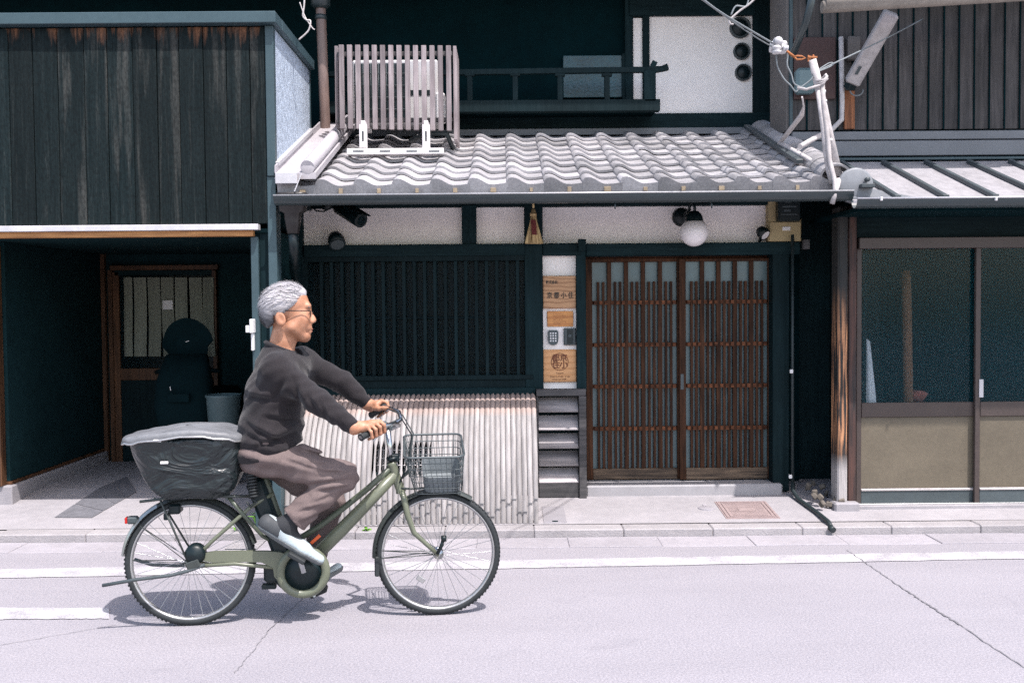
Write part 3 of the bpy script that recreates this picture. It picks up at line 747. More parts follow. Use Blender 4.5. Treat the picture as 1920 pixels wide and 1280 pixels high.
# ---- upper storey
YU = 8.85
X0, X1, Z0, Z1 = rect(560, -60, 1458, 262, YU + .05)
part('upper_wall', MB().box(X0 - 4.5, X1, YU + .06, YU + .2, Z0 - .15, Z1 + .9), M['dark'], house)
hp('plaster_panel', 1187, 34, 1206, 190, YU, .05, M['plaster'])
up = hp('plaster_panel', 1217, 29, 1412, 213, YU, .05, M['plaster'])
hp('post', 1205, -60, 1218, 216, YU - .03, .08, M['blackwood'])
hp('post', 1412, -60, 1452, 246, YU - .03, .1, M['blackwood'])
hp('post', 1172, -60, 1187, 216, YU - .02, .07, M['blackwood'])
hp('floor_beam', 600, 214, 1458, 248, YU - .05, .1, M['blackwoodx'])
hp('head_beam', 1180, -60, 1416, 29, YU - .04, .1, M['blackwoodx'])
wn_ = hp('upper_window', 1056, 104, 1172, 183, YU, .05, M['tealglass'])
hp('meeting_stile', 1166, 100, 1172, 186, YU - .02, .018, M['blackwood'], wn_)
# round vent glasses
for (cx, cy, rpx) in ((1387, 53, 19.5), (1390, 97.5, 15.5), (1393, 137, 15.5)):
    c = P(cx, cy, YU); r_ = rpx * YU / F
    m = MB(); m.lathe([(r_ * .80, .0), (r_ * .80, -.028), (r_ * .90, -.04), (r_, -.028), (r_, .0)], (c.x, YU, c.z), 'Y', 28)
    rv = part('round_window', m, M['greyplastic'], house)
    m = MB(); m.lathe([(.0005, -.030), (r_ * .5, -.026), (r_ * .8, -.010)], (c.x, YU, c.z), 'Y', 28); part('glass', m, M['blackplastic'], rv)
# balcony rail
YB = 8.45
rail = MB(); a, b_ = P(600, 140, YB), P(1236, 131, YB)
rail.beam(a, b_, .05, .045); rail.tube([b_ - Vector((.08, 0, 0)), b_ + Vector((.02, 0, .005)), P(1252, 126, YB)], .026, 6, smooth=False, rr=[.028, .026, .03])
rl = part('balcony_rail', rail, M['latticewood'], house)
hp('bottom_beam', 600, 188, 1238, 210, YB - .03, .09, M['latticewood'], rl)
hp('newel', 1208, 132, 1230, 190, YB - .03, .07, M['blackwood'], rl)
m = MB(); m.beam(P(1219, 136, YB), P(1228, 116, YB), .045, .045); part('rail_horn', m, M['blackwood'], rl)
for px in (881, 966, 1050, 1138):
    X0, X1, Z0, Z1 = rect(px - 5, 136, px + 5, 190, YB)
    m = MB(); m.box(X0, X1, YB - .02, YB + .02, Z0, Z1); m.box(X0 - .02, X1 + .02, YB - .025, YB + .025, Z1 - .035, Z1 - .012); part('baluster', m, M['latticewood'], rl)
part('balcony_floor', MB().box(P(600, 200, YB).x, P(1234, 200, YB).x, YB + .065, YU - .06, P(900, 207, YB).z, P(900, 200, YB).z), M['dark'], rl)
# upper eave (above the picture, shades the upper wall)
m = MB(); m.prism([(-8, 7.95, 4.36), (-8, 9.4, 4.86), (-8, 9.4, 4.96), (-8, 7.95, 4.46)], (11.1, 0, 0)); part('upper_eave', m, M['greywood'], house)

# ================================================================== THINGS ON THE TOWNHOUSE
# air conditioner behind a slatted screen on a white stand
ac = thing('air_conditioner', 'white outdoor air conditioner unit behind the wooden slat screen on the eave', 'air conditioner', (P(745, 240, 7.95).x, 8.0, P(745, 240, 7.95).z))
X0, X1, Z0, Z1 = rect(660, 112, 822, 232, 7.95)
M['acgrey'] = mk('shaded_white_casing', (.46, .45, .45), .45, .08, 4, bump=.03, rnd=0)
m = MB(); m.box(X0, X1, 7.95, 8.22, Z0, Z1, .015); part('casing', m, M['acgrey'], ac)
cx, cz = X0 + (X1 - X0) * .36, (Z0 + Z1) / 2
m = MB(); m.box(X0 + .02, X0 + (X1 - X0) * .63, 7.944, 7.949, Z0 + .03, Z1 - .03, .002); part('fan_opening', m, M['blackplastic'], ac)
m = MB()
for k in range(14):
    x = X0 + .03 + (X1 - X0) * .58 * k / 13; h = (Z1 - Z0) / 2 - .035; m.tube([(x, 7.938, cz - h), (x, 7.938, cz + h)], .0025, 4)
for k in range(4):
    z = cz - .14 + .28 * k / 3; m.tube([(X0 + .025, 7.936, z), (X0 + (X1 - X0) * .625, 7.936, z)], .003, 4)
o = part('grille', m, M['greyplastic'], ac); o['kind'] = 'stuff'
part('side_cover', MB().box(X1 - .02, X1 + .05, 7.93, 8.1, Z0 + .02, Z0 + .24, .012), M['whiteplastic'], ac)
part('label_plate', MB().box(X1 - .26, X1 - .06, 7.944, 7.949, cz - .03, cz + .01), M['blackplastic'], ac)
scr = thing('slat_screen', 'weathered wooden slat screen in front of the air conditioner', 'screen', (P(742, 240, 7.62).x, 7.65, P(742, 240, 7.62).z))
ysc = 7.62
for i in range(14):
    px = 640.5 + i * 15.45
    X0, X1, Z0, Z1 = rect(px - 4.6, 84 + i * .12, px + 4.6, 241 + i * .3, ysc)
    part('slat', MB().box(X0, X1, ysc, ysc + .03, Z0, Z1, .002), M['screenwood'], scr)
for yy in (102, 226):
    X0, X1, Z0, Z1 = rect(632, yy - 4, 848, yy + 4, ysc + .05)
    part('back_rail', MB().box(X0, X1, ysc + .031, ysc + .06, Z0, Z1, .002), M['greywood'], scr)
for side, px in ((-1, 631), (1, 853)):
    for k in range(5 if side > 0 else 3):
        X0, X1, Z0, Z1 = rect(px - 3, 86, px + 3.2, 262, ysc + .04)
        part('slat', MB().box(X0, X1, ysc + .045 + k * .095, ysc + .105 + k * .095 - .01, Z0 + (.1 if side < 0 else 0), Z1, .002), M['screenwood'], scr)
stand = thing('roof_stand', 'white steel bracket stand under the slat screen, resting on the tiles', 'bracket', (P(740, 283, 7.55).x, 7.6, P(740, 290, 7.55).z))
X0, X1, Z0, Z1 = rect(650, 278, 832, 289, 7.5)
m = MB(); m.box(X0, X1, 7.5, 7.54, Z0, Z1, .003); m.box(X0, X1, 7.541, 7.62, Z0, Z0 + .008, .002); part('base_bar', m, M['whitesteel'], stand)
for px in (681, 799):
    x0, x1, z0, z1 = rect(px - 7, 234, px + 7, 278, 7.52)
    m = MB(); m.box(x0, x1, 7.506, 7.55, z0 + .001, z1, .003); m.box(x0 + .012, x1 - .012, 7.51, 7.9, z1 + .001, z1 + .03, .003); lg = part('leg', m, M['whitesteel'], stand)
    part('slot', MB().box((x0 + x1) / 2 - .006, (x0 + x1) / 2 + .006, 7.5035, 7.5055, z0 + .05, z1 - .05, .0005), M['blackplastic'], lg)
for px in (672, 722, 772, 814):
    q = P(px, 283.5, 7.5); part('slot', MB().box(q.x - .04, q.x + .04, 7.4975, 7.4995, q.z - .005, q.z + .005, .0005), M['greyplastic'], stand)
m = MB(); q = P(838, 250, 7.75); m.tube([q + Vector((-.3, .2, -.02)), q + Vector((-.15, 0, .0)), q + Vector((0, -.05, -.01)), q + Vector((.04, .1, -.1))], .02, 8)
single('refrigerant_hose', m, M['blackcable'], 'black lagged hose running out under the slat screen onto the tiles', 'hose')

# security camera
cm = thing('security_camera', 'black bullet security camera under the eave at the left plaster panel', 'camera', tuple(P(655, 400, YW - .25)))
a, b_ = P(643, 393, YW - .3), P(676, 413, YW - .42)
d = (b_ - a).normalized()
m = MB(); m.tube([a - d * .06, a - d * .05, b_, b_ + d * .01], .05, 16, rr=[.036, .05, .054, .054]); cb = part('body', m, M['blackplastic'], cm)
m = MB(); m.beam(a - d * .05 + Vector((0, 0, .05)), b_ + d * .05 + Vector((0, 0, .052)), .12, .008); part('sun_hood', m, M['blackplastic'], cb)
m = MB(); m.tube([b_ + d * .0101, b_ + d * .013], .036, 16); part('lens', m, M['darkglass'], cb)
m = MB(); m.tube([a - d * .03, P(622, 384, YW - .2), P(612, 378, YW - .1)], .018, 8); m.lathe([(.001, 0), (.04, 0), (.04, .03)], P(610, 384, YW - .05), 'Y', 14); part('mount', m, M['blackplastic'], cm)
m = MB(); m.tube([P(622, 390, YW - .08), P(606, 397, YW - .1), P(592, 395, YW - .08), P(584, 388, YW - .05)], .006, 6); m.box(*[v for v in (P(575, 390, YW).x, P(586, 390, YW).x)], YW - .06, YW - .03, P(580, 396, YW).z, P(580, 384, YW).z); part('lead', m, M['blackcable'], cm)
# domed spotlights on the lintel
def spot(px, py, Y, r_, label, dirv, face):
    t_ = thing('spotlight', label, 'spotlight', tuple(P(px, py + 8, Y)), 'spotlights on the lintels'); c = P(px, py, Y)
    dv = Vector(dirv).normalized(); m = MB()
    m.tube([c - dv * r_ * 1.2, c - dv * r_ * 1.0, c - dv * r_ * .4, c + dv * r_ * .6], r_, 16, rr=[r_ * .35, r_ * .7, r_ * .98, r_]); part('shade', m, M['blackplastic'], t_)
    m = MB(); m.tube([c + dv * r_ * .601, c + dv * r_ * .62], r_ * .8, 16); part('lens', m, face, t_)
    m = MB(); m.tube([c - dv * r_ * .3, c + Vector((0, .06, -r_ * .9)), c + Vector((0, .10, -r_ * 1.1))], .014, 8); part('bracket', m, M['blackplastic'], t_)
spot(631, 452, YW - .1, .062, 'black domed spotlight on the lintel under the security camera', (.25, -.6, -.75), M['greyplastic'])
spot(1431, 437, YW - .06, .045, 'small black spotlight with a pale lens beside the meter box', (.5, -.55, -.65), M['whiteplastic'])
# straw charm
ch_ = thing('straw_charm', 'bundle of straw talismans hanging from the eave between plaster panels', 'talisman', tuple(P(1001, 459, YW - .12)))
top = P(1000, 392, YW - .12)
for k in range(9):
    t_ = (k - 4) / 4; b0 = P(1001 + t_ * 13.5, 457 + abs(t_) * 0, YW - .12) + Vector((0, random.uniform(-.03, .02), 0))
    m = MB(); m.tube([top + Vector((t_ * .008, 0, 0)), top.lerp(b0, .35), b0], .012, 7, rr=[.007, .008, .0155]); part('straw_bundle', m, M['charms'], ch_)
M['maroon'] = mk('maroon_paper', (0.13, 0.025, 0.025), 0.7, 0.3, 20, bump=0.1)
m = MB(); p0, p1 = P(1000, 412, YW - .155), P(1002, 440, YW - .165); m.beam(p0, p1, .045, .004); part('paper_band', m, M['maroon'], ch_)
m = MB(); m.tube([P(1000, 377, YW - .12), P(1000, 390, YW - .12)], .009, 7); m.tube([P(994, 402, YW - .135), P(1006, 402, YW - .135)], .013, 7); part('tie', m, M['charms'], ch_)
# globe lamp
lp = thing('globe_lamp', 'white glass globe wall lamp with black bracket above the sliding door', 'wall lamp', tuple(P(1300, 462, YW - .2)))
gc = P(1301.5, 435.5, YW - .22); gr = 26.5 * (YW - .22) / F
m = MB(); prof = [(gr * math.sin(math.pi * k / 20), gr * math.cos(math.pi * k / 20)) for k in range(21)]; prof[0] = (.001, gr); prof[-1] = (.001, -gr)
m.lathe(prof, gc, 'Z', 32); part('globe', m, M['lampglass'], lp)
m = MB(); m.lathe([(.001, .062), (.03, .06), (.05, .04), (.06, .02), (.066, -.01), (.07, -.03)], gc + Vector((0, 0, gr * .9)), 'Z', 24); part('gallery', m, M['blackplastic'], lp)
q = P(1280, 406, YW); m = MB(); m.lathe([(.001, -.05), (.05, -.045), (.068, -.02), (.072, .01)], (q.x, YW + .055, q.z), 'Y', 24); part('back_plate', m, M['blackplastic'], lp)
m = MB(); p1 = gc + Vector((0, 0, gr + .04)); pp = [Vector((q.x, YW + .01, q.z + .0)), Vector((q.x + .01, YW - .08, q.z + .02))]
for k in range(9):
    t_ = math.pi * k / 8; pp.append(p1 + Vector((-.03 + .03 * (1 - math.cos(t_)) / 1 * .5, .03 * math.cos(t_), .05 * math.sin(t_) + .02)))
m.tube(pp + [p1], .011, 8); part('gooseneck', m, M['blackplastic'], lp)
# electricity meter
em = thing('electric_meter', 'tan electricity meter box with dark glass cover beside the globe lamp', 'meter', tuple(P(1473, 452, YW - .02)))
X0, X1, Z0, Z1 = rect(1442, 370, 1504, 452, YW - .05)
m = MB(); m.box(X0, X1, YW - .03, YW + .055, Z0, Z1, .006); part('board', m, M['tan'], em)
X0, X1, Z0, Z1 = rect(1444, 416, 1503, 450, YW - .06); part('terminal_cover', MB().box(X0, X1, YW - .045, YW - .0301, Z0, Z1, .006), M['tan'], em)
X0, X1, Z0, Z1 = rect(1457, 366, 1500, 415, YW - .08); part('dark_window', MB().box(X0, X1, YW - .12, YW - .0302, Z0, Z1, .012), M['blackplastic'], em)
for (a0_, b0_, c0_, d0_) in ((1472, 374, 1484, 380), (1467, 386, 1493, 389), (1470, 393, 1482, 397), (1464, 401, 1495, 403)):
    X0, X1, Z0, Z1 = rect(a0_, b0_, c0_, d0_, YW - .12); part('dial', MB().box(X0, X1, YW - .1225, YW - .1205, Z0, Z1, .0004), M['greyplastic'], em)
X0, X1, Z0, Z1 = rect(1468, 425, 1483, 432, YW - .06); part('card_slot', MB().box(X0, X1, YW - .049, YW - .0455, Z0, Z1, .001), M['whiteplastic'], em)

# ---- sign boards, keypad, intercom
YS = YW + .02
def mat_sign(name, c1, c2, sc_, dist):
    t = NT(name); t.set(0.42, 0, 0.4); v = t.coord((1, 1, 1), rnd=False)
    w = t.n('TexWave', wave_type='BANDS', bands_direction='Z'); w.inputs['Scale'].default_value = sc_; w.inputs['Distortion'].default_value = dist; w.inputs['Detail'].default_value = 2; w.inputs['Detail Scale'].default_value = .9
    mp = t.n('Mapping'); mp.inputs['Scale'].default_value = (.35, 1, 1); t.l(v, mp.inputs[0]); t.l(mp.outputs[0], w.inputs[0])
    k = t.ramp(w.outputs[0], [(0.05, c1), (0.5, c2)]); g = t.noise(t.coord((6, 40, 90), rnd=False), 2, 4)
    k = t.mix(.35, k, t.ramp(g, [(.3, c1), (.65, c2)])); t.l(k, t.b.inputs[0]); return t.m
M['sign1'] = mat_sign('zelkova_sign_board', (0.27, 0.125, 0.055), (0.50, 0.28, 0.145), 10, 9)
M['sign2'] = mat_sign('amber_sign_board', (0.42, 0.16, 0.045), (0.60, 0.27, 0.085), 6, 3)
M['sign3'] = mat_sign('cedar_sign_board', (0.50, 0.24, 0.095), (0.64, 0.34, 0.155), 7, 3)
M['ink'] = mk('black_ink', (0.012, 0.012, 0.012), 0.6, 0.1, 30, bump=0, rnd=0)
M['burnt'] = mk('burnt_brown_print', (0.13, 0.035, 0.014), 0.6, 0.2, 60, bump=0, rnd=0)
def board(name, x0, y0, x1, y1, th, mat, label):
    X0, X1, Z0, Z1 = rect(x0, y0, x1, y1, YS - th)
    t_ = thing(name, label, 'sign', ((X0 + X1) / 2, YS, Z0)); part('board', MB().box(X0, X1, YS - th, YS - .001, Z0, Z1, .004), mat, t_)
    return t_, X0, X1, Z0, Z1
def text(body, parent, x, y, z, size, mat, name='lettering', width=None, align='CENTER', bold=.0):
    cu = bpy.data.curves.new(name, 'FONT'); cu.body = body; cu.size = size; cu.align_x = align; cu.align_y = 'CENTER'; cu.extrude = .0004; cu.offset = bold; cu.resolution_u = 3
    ob_ = bpy.data.objects.new(name, cu); col.objects.link(ob_)
    bpy.context.view_layer.update()
    me = bpy.data.meshes.new_from_object(ob_.evaluated_get(bpy.context.evaluated_depsgraph_get()))
    bpy.data.objects.remove(ob_)
    if len(me.vertices) == 0: return None
    co = np.empty(len(me.vertices) * 3); me.vertices.foreach_get('co', co); co = co.reshape(-1, 3)
    wd = co[:, 0].max() - co[:, 0].min()
    if width: co[:, 0] *= width / wd
    out = np.stack([co[:, 0] + x, y - co[:, 2], co[:, 1] + z], 1)
    off = WL[parent.name]; out -= np.array(off); me.vertices.foreach_set('co', out.ravel()); me.materials.clear(); me.materials.append(mat); me.update()
    o = bpy.data.objects.new(name, me); link(o, parent); WL[name] = off; return o
t_, X0, X1, Z0, Z1 = board('sign_board', 1018, 517, 1080, 578, .035, M['sign1'], 'upper square wooden sign with black brush lettering beside the sliding door')
W = X1 - X0; H = Z1 - Z0
text('株式会社', t_, X0 + W * .27, YS - .0365, Z0 + H * .795, .028, M['ink'], width=W * .36, bold=.0006)
text('京 都 小 住', t_, X0 + W * .52, YS - .0365, Z0 + H * .39, .05, M['ink'], width=W * .80, bold=.0009)
t_, X0, X1, Z0, Z1 = board('sign_board', 1026, 583, 1075, 612, .016, M['sign2'], 'small amber wooden plaque with faint lettering under the black lettered sign')
W = X1 - X0; H = Z1 - Z0
for k, (l_, w_) in enumerate(((.22, .34), (.22, .46), (.22, .60), (.22, .38), (.22, .52), (.22, .30))):
    z = Z1 - H * (.16 + .13 * k); part('lettering', MB().box(X0 + W * l_, X0 + W * (l_ + w_), YS - .0166, YS - .0161, z - .0018, z + .0018, .0001), M['rustboard'], t_)
t_, X0, X1, Z0, Z1 = board('sign_board', 1018.5, 655, 1080.5, 716, .022, M['sign3'], 'lower pale wooden sign with a round brown seal emblem and opening hours')
W = X1 - X0; H = Z1 - Z0; ec = Vector((X0 + W * .5, YS - .0225, Z0 + H * .62)); er = W * .265
m = MB(); m.lathe([(er, 0), (er, -.0012), (er * .93, -.0012), (er * .93, 0)], ec, 'Y', 32); sl_ = part('seal_ring', m, M['burnt'], t_)
for ch2, dx, dz, s_ in (('京', .44, .42, 1), ('小', .46, -.36, 1.1), ('都', -.44, .38, 1.05), ('住', -.42, -.38, 1)):
    text(ch2, t_, ec.x + dx * er, YS - .0236, ec.z + dz * er, er * .88 * s_, M['burnt'], 'seal_character', bold=.0012)
text('Tsuzumi', t_, X0 + W * .5, YS - .0236, Z0 + H * .27, .017, M['burnt'], width=W * .22)
text('Check in 15:00 - 21:00', t_, X0 + W * .5, YS - .0236, Z0 + H * .165, .016, M['burnt'], width=W * .60)
text('Check-out 10:00', t_, X0 + W * .48, YS - .0236, Z0 + H * .085, .016, M['burnt'], width=W * .42)
# keypad
X0, X1, Z0, Z1 = rect(1027.5, 619, 1047, 647, YS - .03)
kp = thing('door_keypad', 'rounded grey door keypad on the white strip, left of the intercom', 'keypad', ((X0 + X1) / 2, YS, Z0))
pl = []; w2, h2 = (X1 - X0) / 2, (Z1 - Z0); cx = (X0 + X1) / 2
for (u, v) in ((-.8, 1), (.8, 1), (1, .88), (1, .35), (.85, .14), (.5, .02), (0, 0), (-.5, .02), (-.85, .14), (-1, .35), (-1, .88)): pl.append((cx + u * w2, YS - .028, Z0 + v * h2))
m = MB(); m.prism(pl, (0, .0275, 0)); part('case', m, M['greyplastic'], kp)
for r_ in range(4):
    for c_ in range(3):
        x = cx + (c_ - 1) * w2 * .48; z = Z0 + h2 * (.80 - .17 * r_); part('key', MB().obox((x, YS - .029, z), (.0055, .0016, .0055), .001), M['whiteplastic'], kp)
X0, X1, Z0, Z1 = rect(1057, 615, 1080, 647, YS - .03)
ic = thing('intercom', 'dark square intercom with black camera strip right of the keypad', 'intercom', ((X0 + X1) / 2, YS, Z0))
part('case', MB().box(X0, X1, YS - .028, YS - .001, Z0, Z1, .006), M['greyplastic'], ic)
part('front_panel', MB().box(X0 + (X1 - X0) * .28, X1 - (X1 - X0) * .25, YS - .033, YS - .0281, Z0 + .012, Z1 - .012, .003), M['blackplastic'], ic)
q = ((X0 + X1) / 2, YS - .0335, Z0 + (Z1 - Z0) * .55); m = MB(); m.lathe([(.001, -.002), (.012, -.0015), (.014, .001)], q, 'Y', 14); part('call_button', m, M['greyplastic'], ic)

# ================================================================== LEFT BUILDING
YL = 6.72
left = thing('charred_wood_house', 'house clad in charred black vertical planks with a recessed dark entrance below', 'house', (-2.8, 7.4, .1))
def lp_(name, x0, y0, x1, y1, Y, depth, mat, parent=None, c=.003):
    X0, X1, Z0, Z1 = rect(x0, y0, x1, y1, Y); m = MB(); m.box(X0, X1, Y, Y + depth, Z0, Z1, c); return part(name, m, mat, parent or left)
js = [-136, -90, -46, -12, 19, 63.6, 110, 160, 203, 251, 296, 338, 383, 426, 470, 499]
xs = [P(j, 240, YL).x for j in js]; zt, zb = P(250, 52, YL).z, P(250, 421, YL).z
for i in range(len(xs) - 1):
    m = MB(); dy = random.uniform(-.004, .004); m.box(xs[i] + .002, xs[i + 1] - .002, YL + dy, YL + .024, zb, zt, .003); part('plank', m, M['char'], left)
    if i % 1 == 0: part('joint_strip', MB().box(xs[i + 1] - .006, xs[i + 1] + .006, YL + .026, YL + .04, zb, zt, .001), M['dark'], left)
xR = P(515, 200, YL).x; xTl = P(499, 200, YL).x
ztop_ = P(250, 34, YL).z; YBk = 7.95
part('wall_core', MB().box(xs[0], xR - .025, YL + .045, YBk, zb, zt + .02), M['dark'], left)
zlow = P(508, 325, YL).z
part('corner_trim', MB().box(xTl + .001, xR, YL - .012, YL + .05, zlow - .02, zt + .005, .004), M['trim'], left)
# stuccoed return wall over the neighbour's roof
zr = lambda y: zl + .36 * (y - 6.66) + .05
m = MB(); m.prism([(xR - .02, YL + .051, zr(YL)), (xR - .02, YBk, zr(YBk)), (xR - .02, YBk, zt), (xR - .02, YL + .051, zt)], (.014, 0, 0)); part('stucco_wall', m, M['stucco'], left)
part('corner_trim', MB().box(xR - .03, xR, YBk + .001, YBk + .03, zr(YBk), zt), M['trim'], left)
m = MB(); m.beam((xR + .006, YL, zr(YL) - .005), (xR + .006, YBk, zr(YBk) - .005), .035, .03); part('base_flashing', m, M['trimlight'], left)
cp = MB(); cp.box(xs[0], xR + .03, YL - .07, YL + .13, ztop_ - .085 + .03, ztop_ + .02, .004); cp.box(xR - .09, xR + .032, YL + .131, YBk + .03, ztop_ - .055, ztop_ + .02, .004)
part('coping', cp, M['trim'], left)
part('roof_deck', MB().box(xs[0], xR - .1, YL + .135, YBk, ztop_ - .05, ztop_ - .01), M['flash'], left)
# bottom drip edge with an orange batten below
xd = P(487, 428, YL).x
part('drip_flashing', MB().box(xs[0], xd, YL - .05, YL + .02, zb - .045, zb - .006, .003), M['trimlight'], left)
part('soffit_batten', MB().box(xs[0], xd - .04, YL - .02, YL + .03, zb - .085, zb - .046, .003), M['orangewood'], left)
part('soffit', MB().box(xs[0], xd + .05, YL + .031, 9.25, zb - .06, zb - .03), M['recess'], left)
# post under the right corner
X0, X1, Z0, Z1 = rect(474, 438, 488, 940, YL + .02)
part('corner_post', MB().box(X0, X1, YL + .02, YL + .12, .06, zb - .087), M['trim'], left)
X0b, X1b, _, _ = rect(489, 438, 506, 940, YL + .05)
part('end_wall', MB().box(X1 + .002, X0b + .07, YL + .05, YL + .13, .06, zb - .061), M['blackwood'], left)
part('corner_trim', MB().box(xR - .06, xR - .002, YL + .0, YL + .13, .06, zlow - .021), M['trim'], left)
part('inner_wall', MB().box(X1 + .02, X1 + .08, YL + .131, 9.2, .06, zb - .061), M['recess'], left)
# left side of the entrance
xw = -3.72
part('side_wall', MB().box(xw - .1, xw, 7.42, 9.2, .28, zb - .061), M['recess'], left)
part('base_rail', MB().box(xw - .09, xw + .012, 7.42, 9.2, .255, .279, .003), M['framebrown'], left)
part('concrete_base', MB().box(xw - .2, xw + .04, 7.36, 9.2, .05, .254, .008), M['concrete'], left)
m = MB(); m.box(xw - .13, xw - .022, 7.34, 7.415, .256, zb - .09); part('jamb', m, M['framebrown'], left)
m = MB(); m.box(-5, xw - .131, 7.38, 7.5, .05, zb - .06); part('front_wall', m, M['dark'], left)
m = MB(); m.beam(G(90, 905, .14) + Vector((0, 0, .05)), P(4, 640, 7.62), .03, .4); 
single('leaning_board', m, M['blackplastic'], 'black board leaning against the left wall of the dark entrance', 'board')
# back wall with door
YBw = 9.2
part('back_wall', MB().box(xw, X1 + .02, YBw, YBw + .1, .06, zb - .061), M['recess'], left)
lp_('corner_member', 191, 438, 199, 880, YBw - .05, .05, M['framebrown'])
fr = MB()
for (x0, y0, x1, y1) in ((205, 497, 408, 506), (400, 506, 408, 880), (205, 506, 213, 880)):
    X0_, X1_, Z0_, Z1_ = rect(x0, y0, x1, y1, YBw - .06); fr.box(X0_, X1_, YBw - .06, YBw - .002, max(Z0_, .156), Z1_)
en = part('entrance_door', fr, M['framebrown'], left)
lp_('stile', 214, 510, 226, 870, YBw - .04, .03, M['framebrown'], en)
lp_('rail', 226, 690, 400, 712, YBw - .04, .03, M['framebrown'], en)
lp_('head_rail', 214, 506.5, 400, 516, YBw - .04, .03, M['blackwoodx'], en)
lp_('pane', 226, 516, 400, 690, YBw - .02, .005, M['darkglass'], en)
lp_('lower_panel', 226, 712, 400, 868, YBw - .03, .02, M['blackwood'], en)
text('between', en, P(372, 563, YBw - .045).x, YBw - .046, P(372, 563, YBw - .045).z, .085, M['ink'], width=(P(398, 563, YBw).x - P(345, 563, YBw).x))
X0_, X1_, Z0_, Z1_ = rect(347, 581, 398, 583, YBw - .045); part('print_line', MB().box(X0_, X1_, YBw - .0455, YBw - .0445, Z0_, Z1_, .0002), M['ink'], en)
# curtain of cloth strips
M['cloth'] = mk('grey_green_curtain_cloth', (0.20, 0.215, 0.175), 0.85, 0.15, 4, (3, 3, .5), bump=0.2, rnd=.08)
cu_ = thing('door_curtain', 'pale striped curtain of hanging cloth strips on the entrance door', 'curtain', tuple(P(318, 668, YBw - .07)))
ed = [233, 251, 277, 303, 329, 355, 381, 404]
for i in range(len(ed) - 1):
    X0_, X1_, Z0_, Z1_ = rect(ed[i] + (0 if i == 0 else .6), 520, ed[i + 1] - 2.2, 668, YBw - .07)
    ph = random.uniform(0, 6)
    m = MB(); m.grid(lambda u, v: (X0_ + (X1_ - X0_) * u + .012 * v * math.sin(ph + 3 * v), YBw - .07 + .012 * math.sin(6 * u + ph) * (0.4 + .6 * v), Z1_ + (Z0_ - Z1_) * v), 6, 8); 
    o = part('cloth_strip', m, M['cloth'], cu_)
X0_, X1_, Z0_, Z1_ = rect(305, 563, 324, 580, YBw - .09); m = MB(); m.box(X0_, X1_, YBw - .092, YBw - .09, Z0_, Z1_, .0005); part('paper_note', m, M['whiteplastic'], cu_)
M['scooter'] = mk('matt_black_scooter', (.0016, .009, .0112), .9, .2, 6, bump=.05, spec=.1)
# parked scooter in the dark, round windscreen up
sco = thing('motor_scooter', 'dark motor scooter with a rounded black windscreen parked in the unlit entrance', 'scooter', tuple(P(352, 880, 8.3)))
ys = 8.25; c = P(350, 650, ys); m = MB()
rg = []
for k in range(28):
    t_ = 2 * math.pi * k / 28; rg.append((math.cos(t_) * .215 * (1 if math.sin(t_) > 0 else .78), math.sin(t_) * .24))
m.loft([[Vector((c.x + a_ * s_, c.y + yo + .05 * (a_ * 4) ** 2, c.z + b2 * s_)) for a_, b2 in rg] for yo, s_ in ((.03, .97), (0, 1), (.015, .95), (.02, .5))], True); part('windscreen', m, M['scooter'], sco)
m = MB(); b0 = P(345, 760, ys - .1); m.loft([rr_ring(b0.x, b0.y + dy, z_, w_, d_, 20, .7) for z_, w_, d_, dy in ((.35, .18, .16, .05), (.5, .38, .2, .03), (.75, .48, .24, .0), (.95, .46, .22, .03), (1.08, .40, .16, .06), (1.18, .34, .1, .10))]); part('front_fairing', m, M['scooter'], sco)
m = MB(); m.tube([(b0.x - .27, b0.y + .14, 1.03), (b0.x - .2, b0.y + .08, 1.05), (b0.x + .2, b0.y + .08, 1.05), (b0.x + .27, b0.y + .14, 1.03)], .018, 8); part('handlebar', m, M['scooter'], sco)
m = MB(); m.obox((b0.x, b0.y - .135, .84), (.09, .012, .035), .01); part('headlight', m, M['scooter'], sco)
m = MB(); m.lathe([(.12, -.05), (.2, -.055), (.235, -.03), (.24, 0), (.235, .03), (.2, .055), (.12, .05)], (b0.x, b0.y + .02, .40), 'X', 28); m.lathe([(.001, -.04), (.12, -.045), (.12, .045), (.001, .04)], (b0.x, b0.y + .02, .40), 'X', 20); part('front_wheel', m, M['scooter'], sco)
m = MB(); m.loft([rr_ring(b0.x + .1, b0.y + .5, z_, w_, .9, 18, .6) for z_, w_ in ((.3, .2), (.55, .34), (.78, .36), (.86, .28))]); part('seat', m, M['scooter'], sco)
# steel bars added as glints on the windscreen and fairing
for (px, py, l_) in ((348, 641, .03),):
    q = P(px, py, ys - .03); m = MB(); m.beam(q, q + Vector((l_, 0, l_ * .35)), .006, .005); part('glint_bar', m, M['steel'], sco)
q = P(319, 724, ys - .25); m = MB(); m.beam(q, q + Vector((.006, 0, -.035)), .014, .008); part('glint_chip', m, M['steel'], sco)
# tall grey bin
bx_ = P(420, 780, 7.9); m = MB(); zb_ = P(420, 739, 7.9).z
M['bin'] = mk('grey_green_bin_plastic', (0.075, 0.115, 0.125), 0.4, 0.1, 3, bump=0.03, rnd=0)
m.lathe([(.001, .11), (.085, .11), (.135, zb_ - .02), (.142, zb_ - .015), (.142, zb_), (.130, zb_), (.08, .2), (.001, .2)], (bx_.x, bx_.y, 0), 'Z', 28)
single('tall_bin', m, M['bin'], 'tapered grey open bin standing in the entrance behind the cyclist', 'bin')
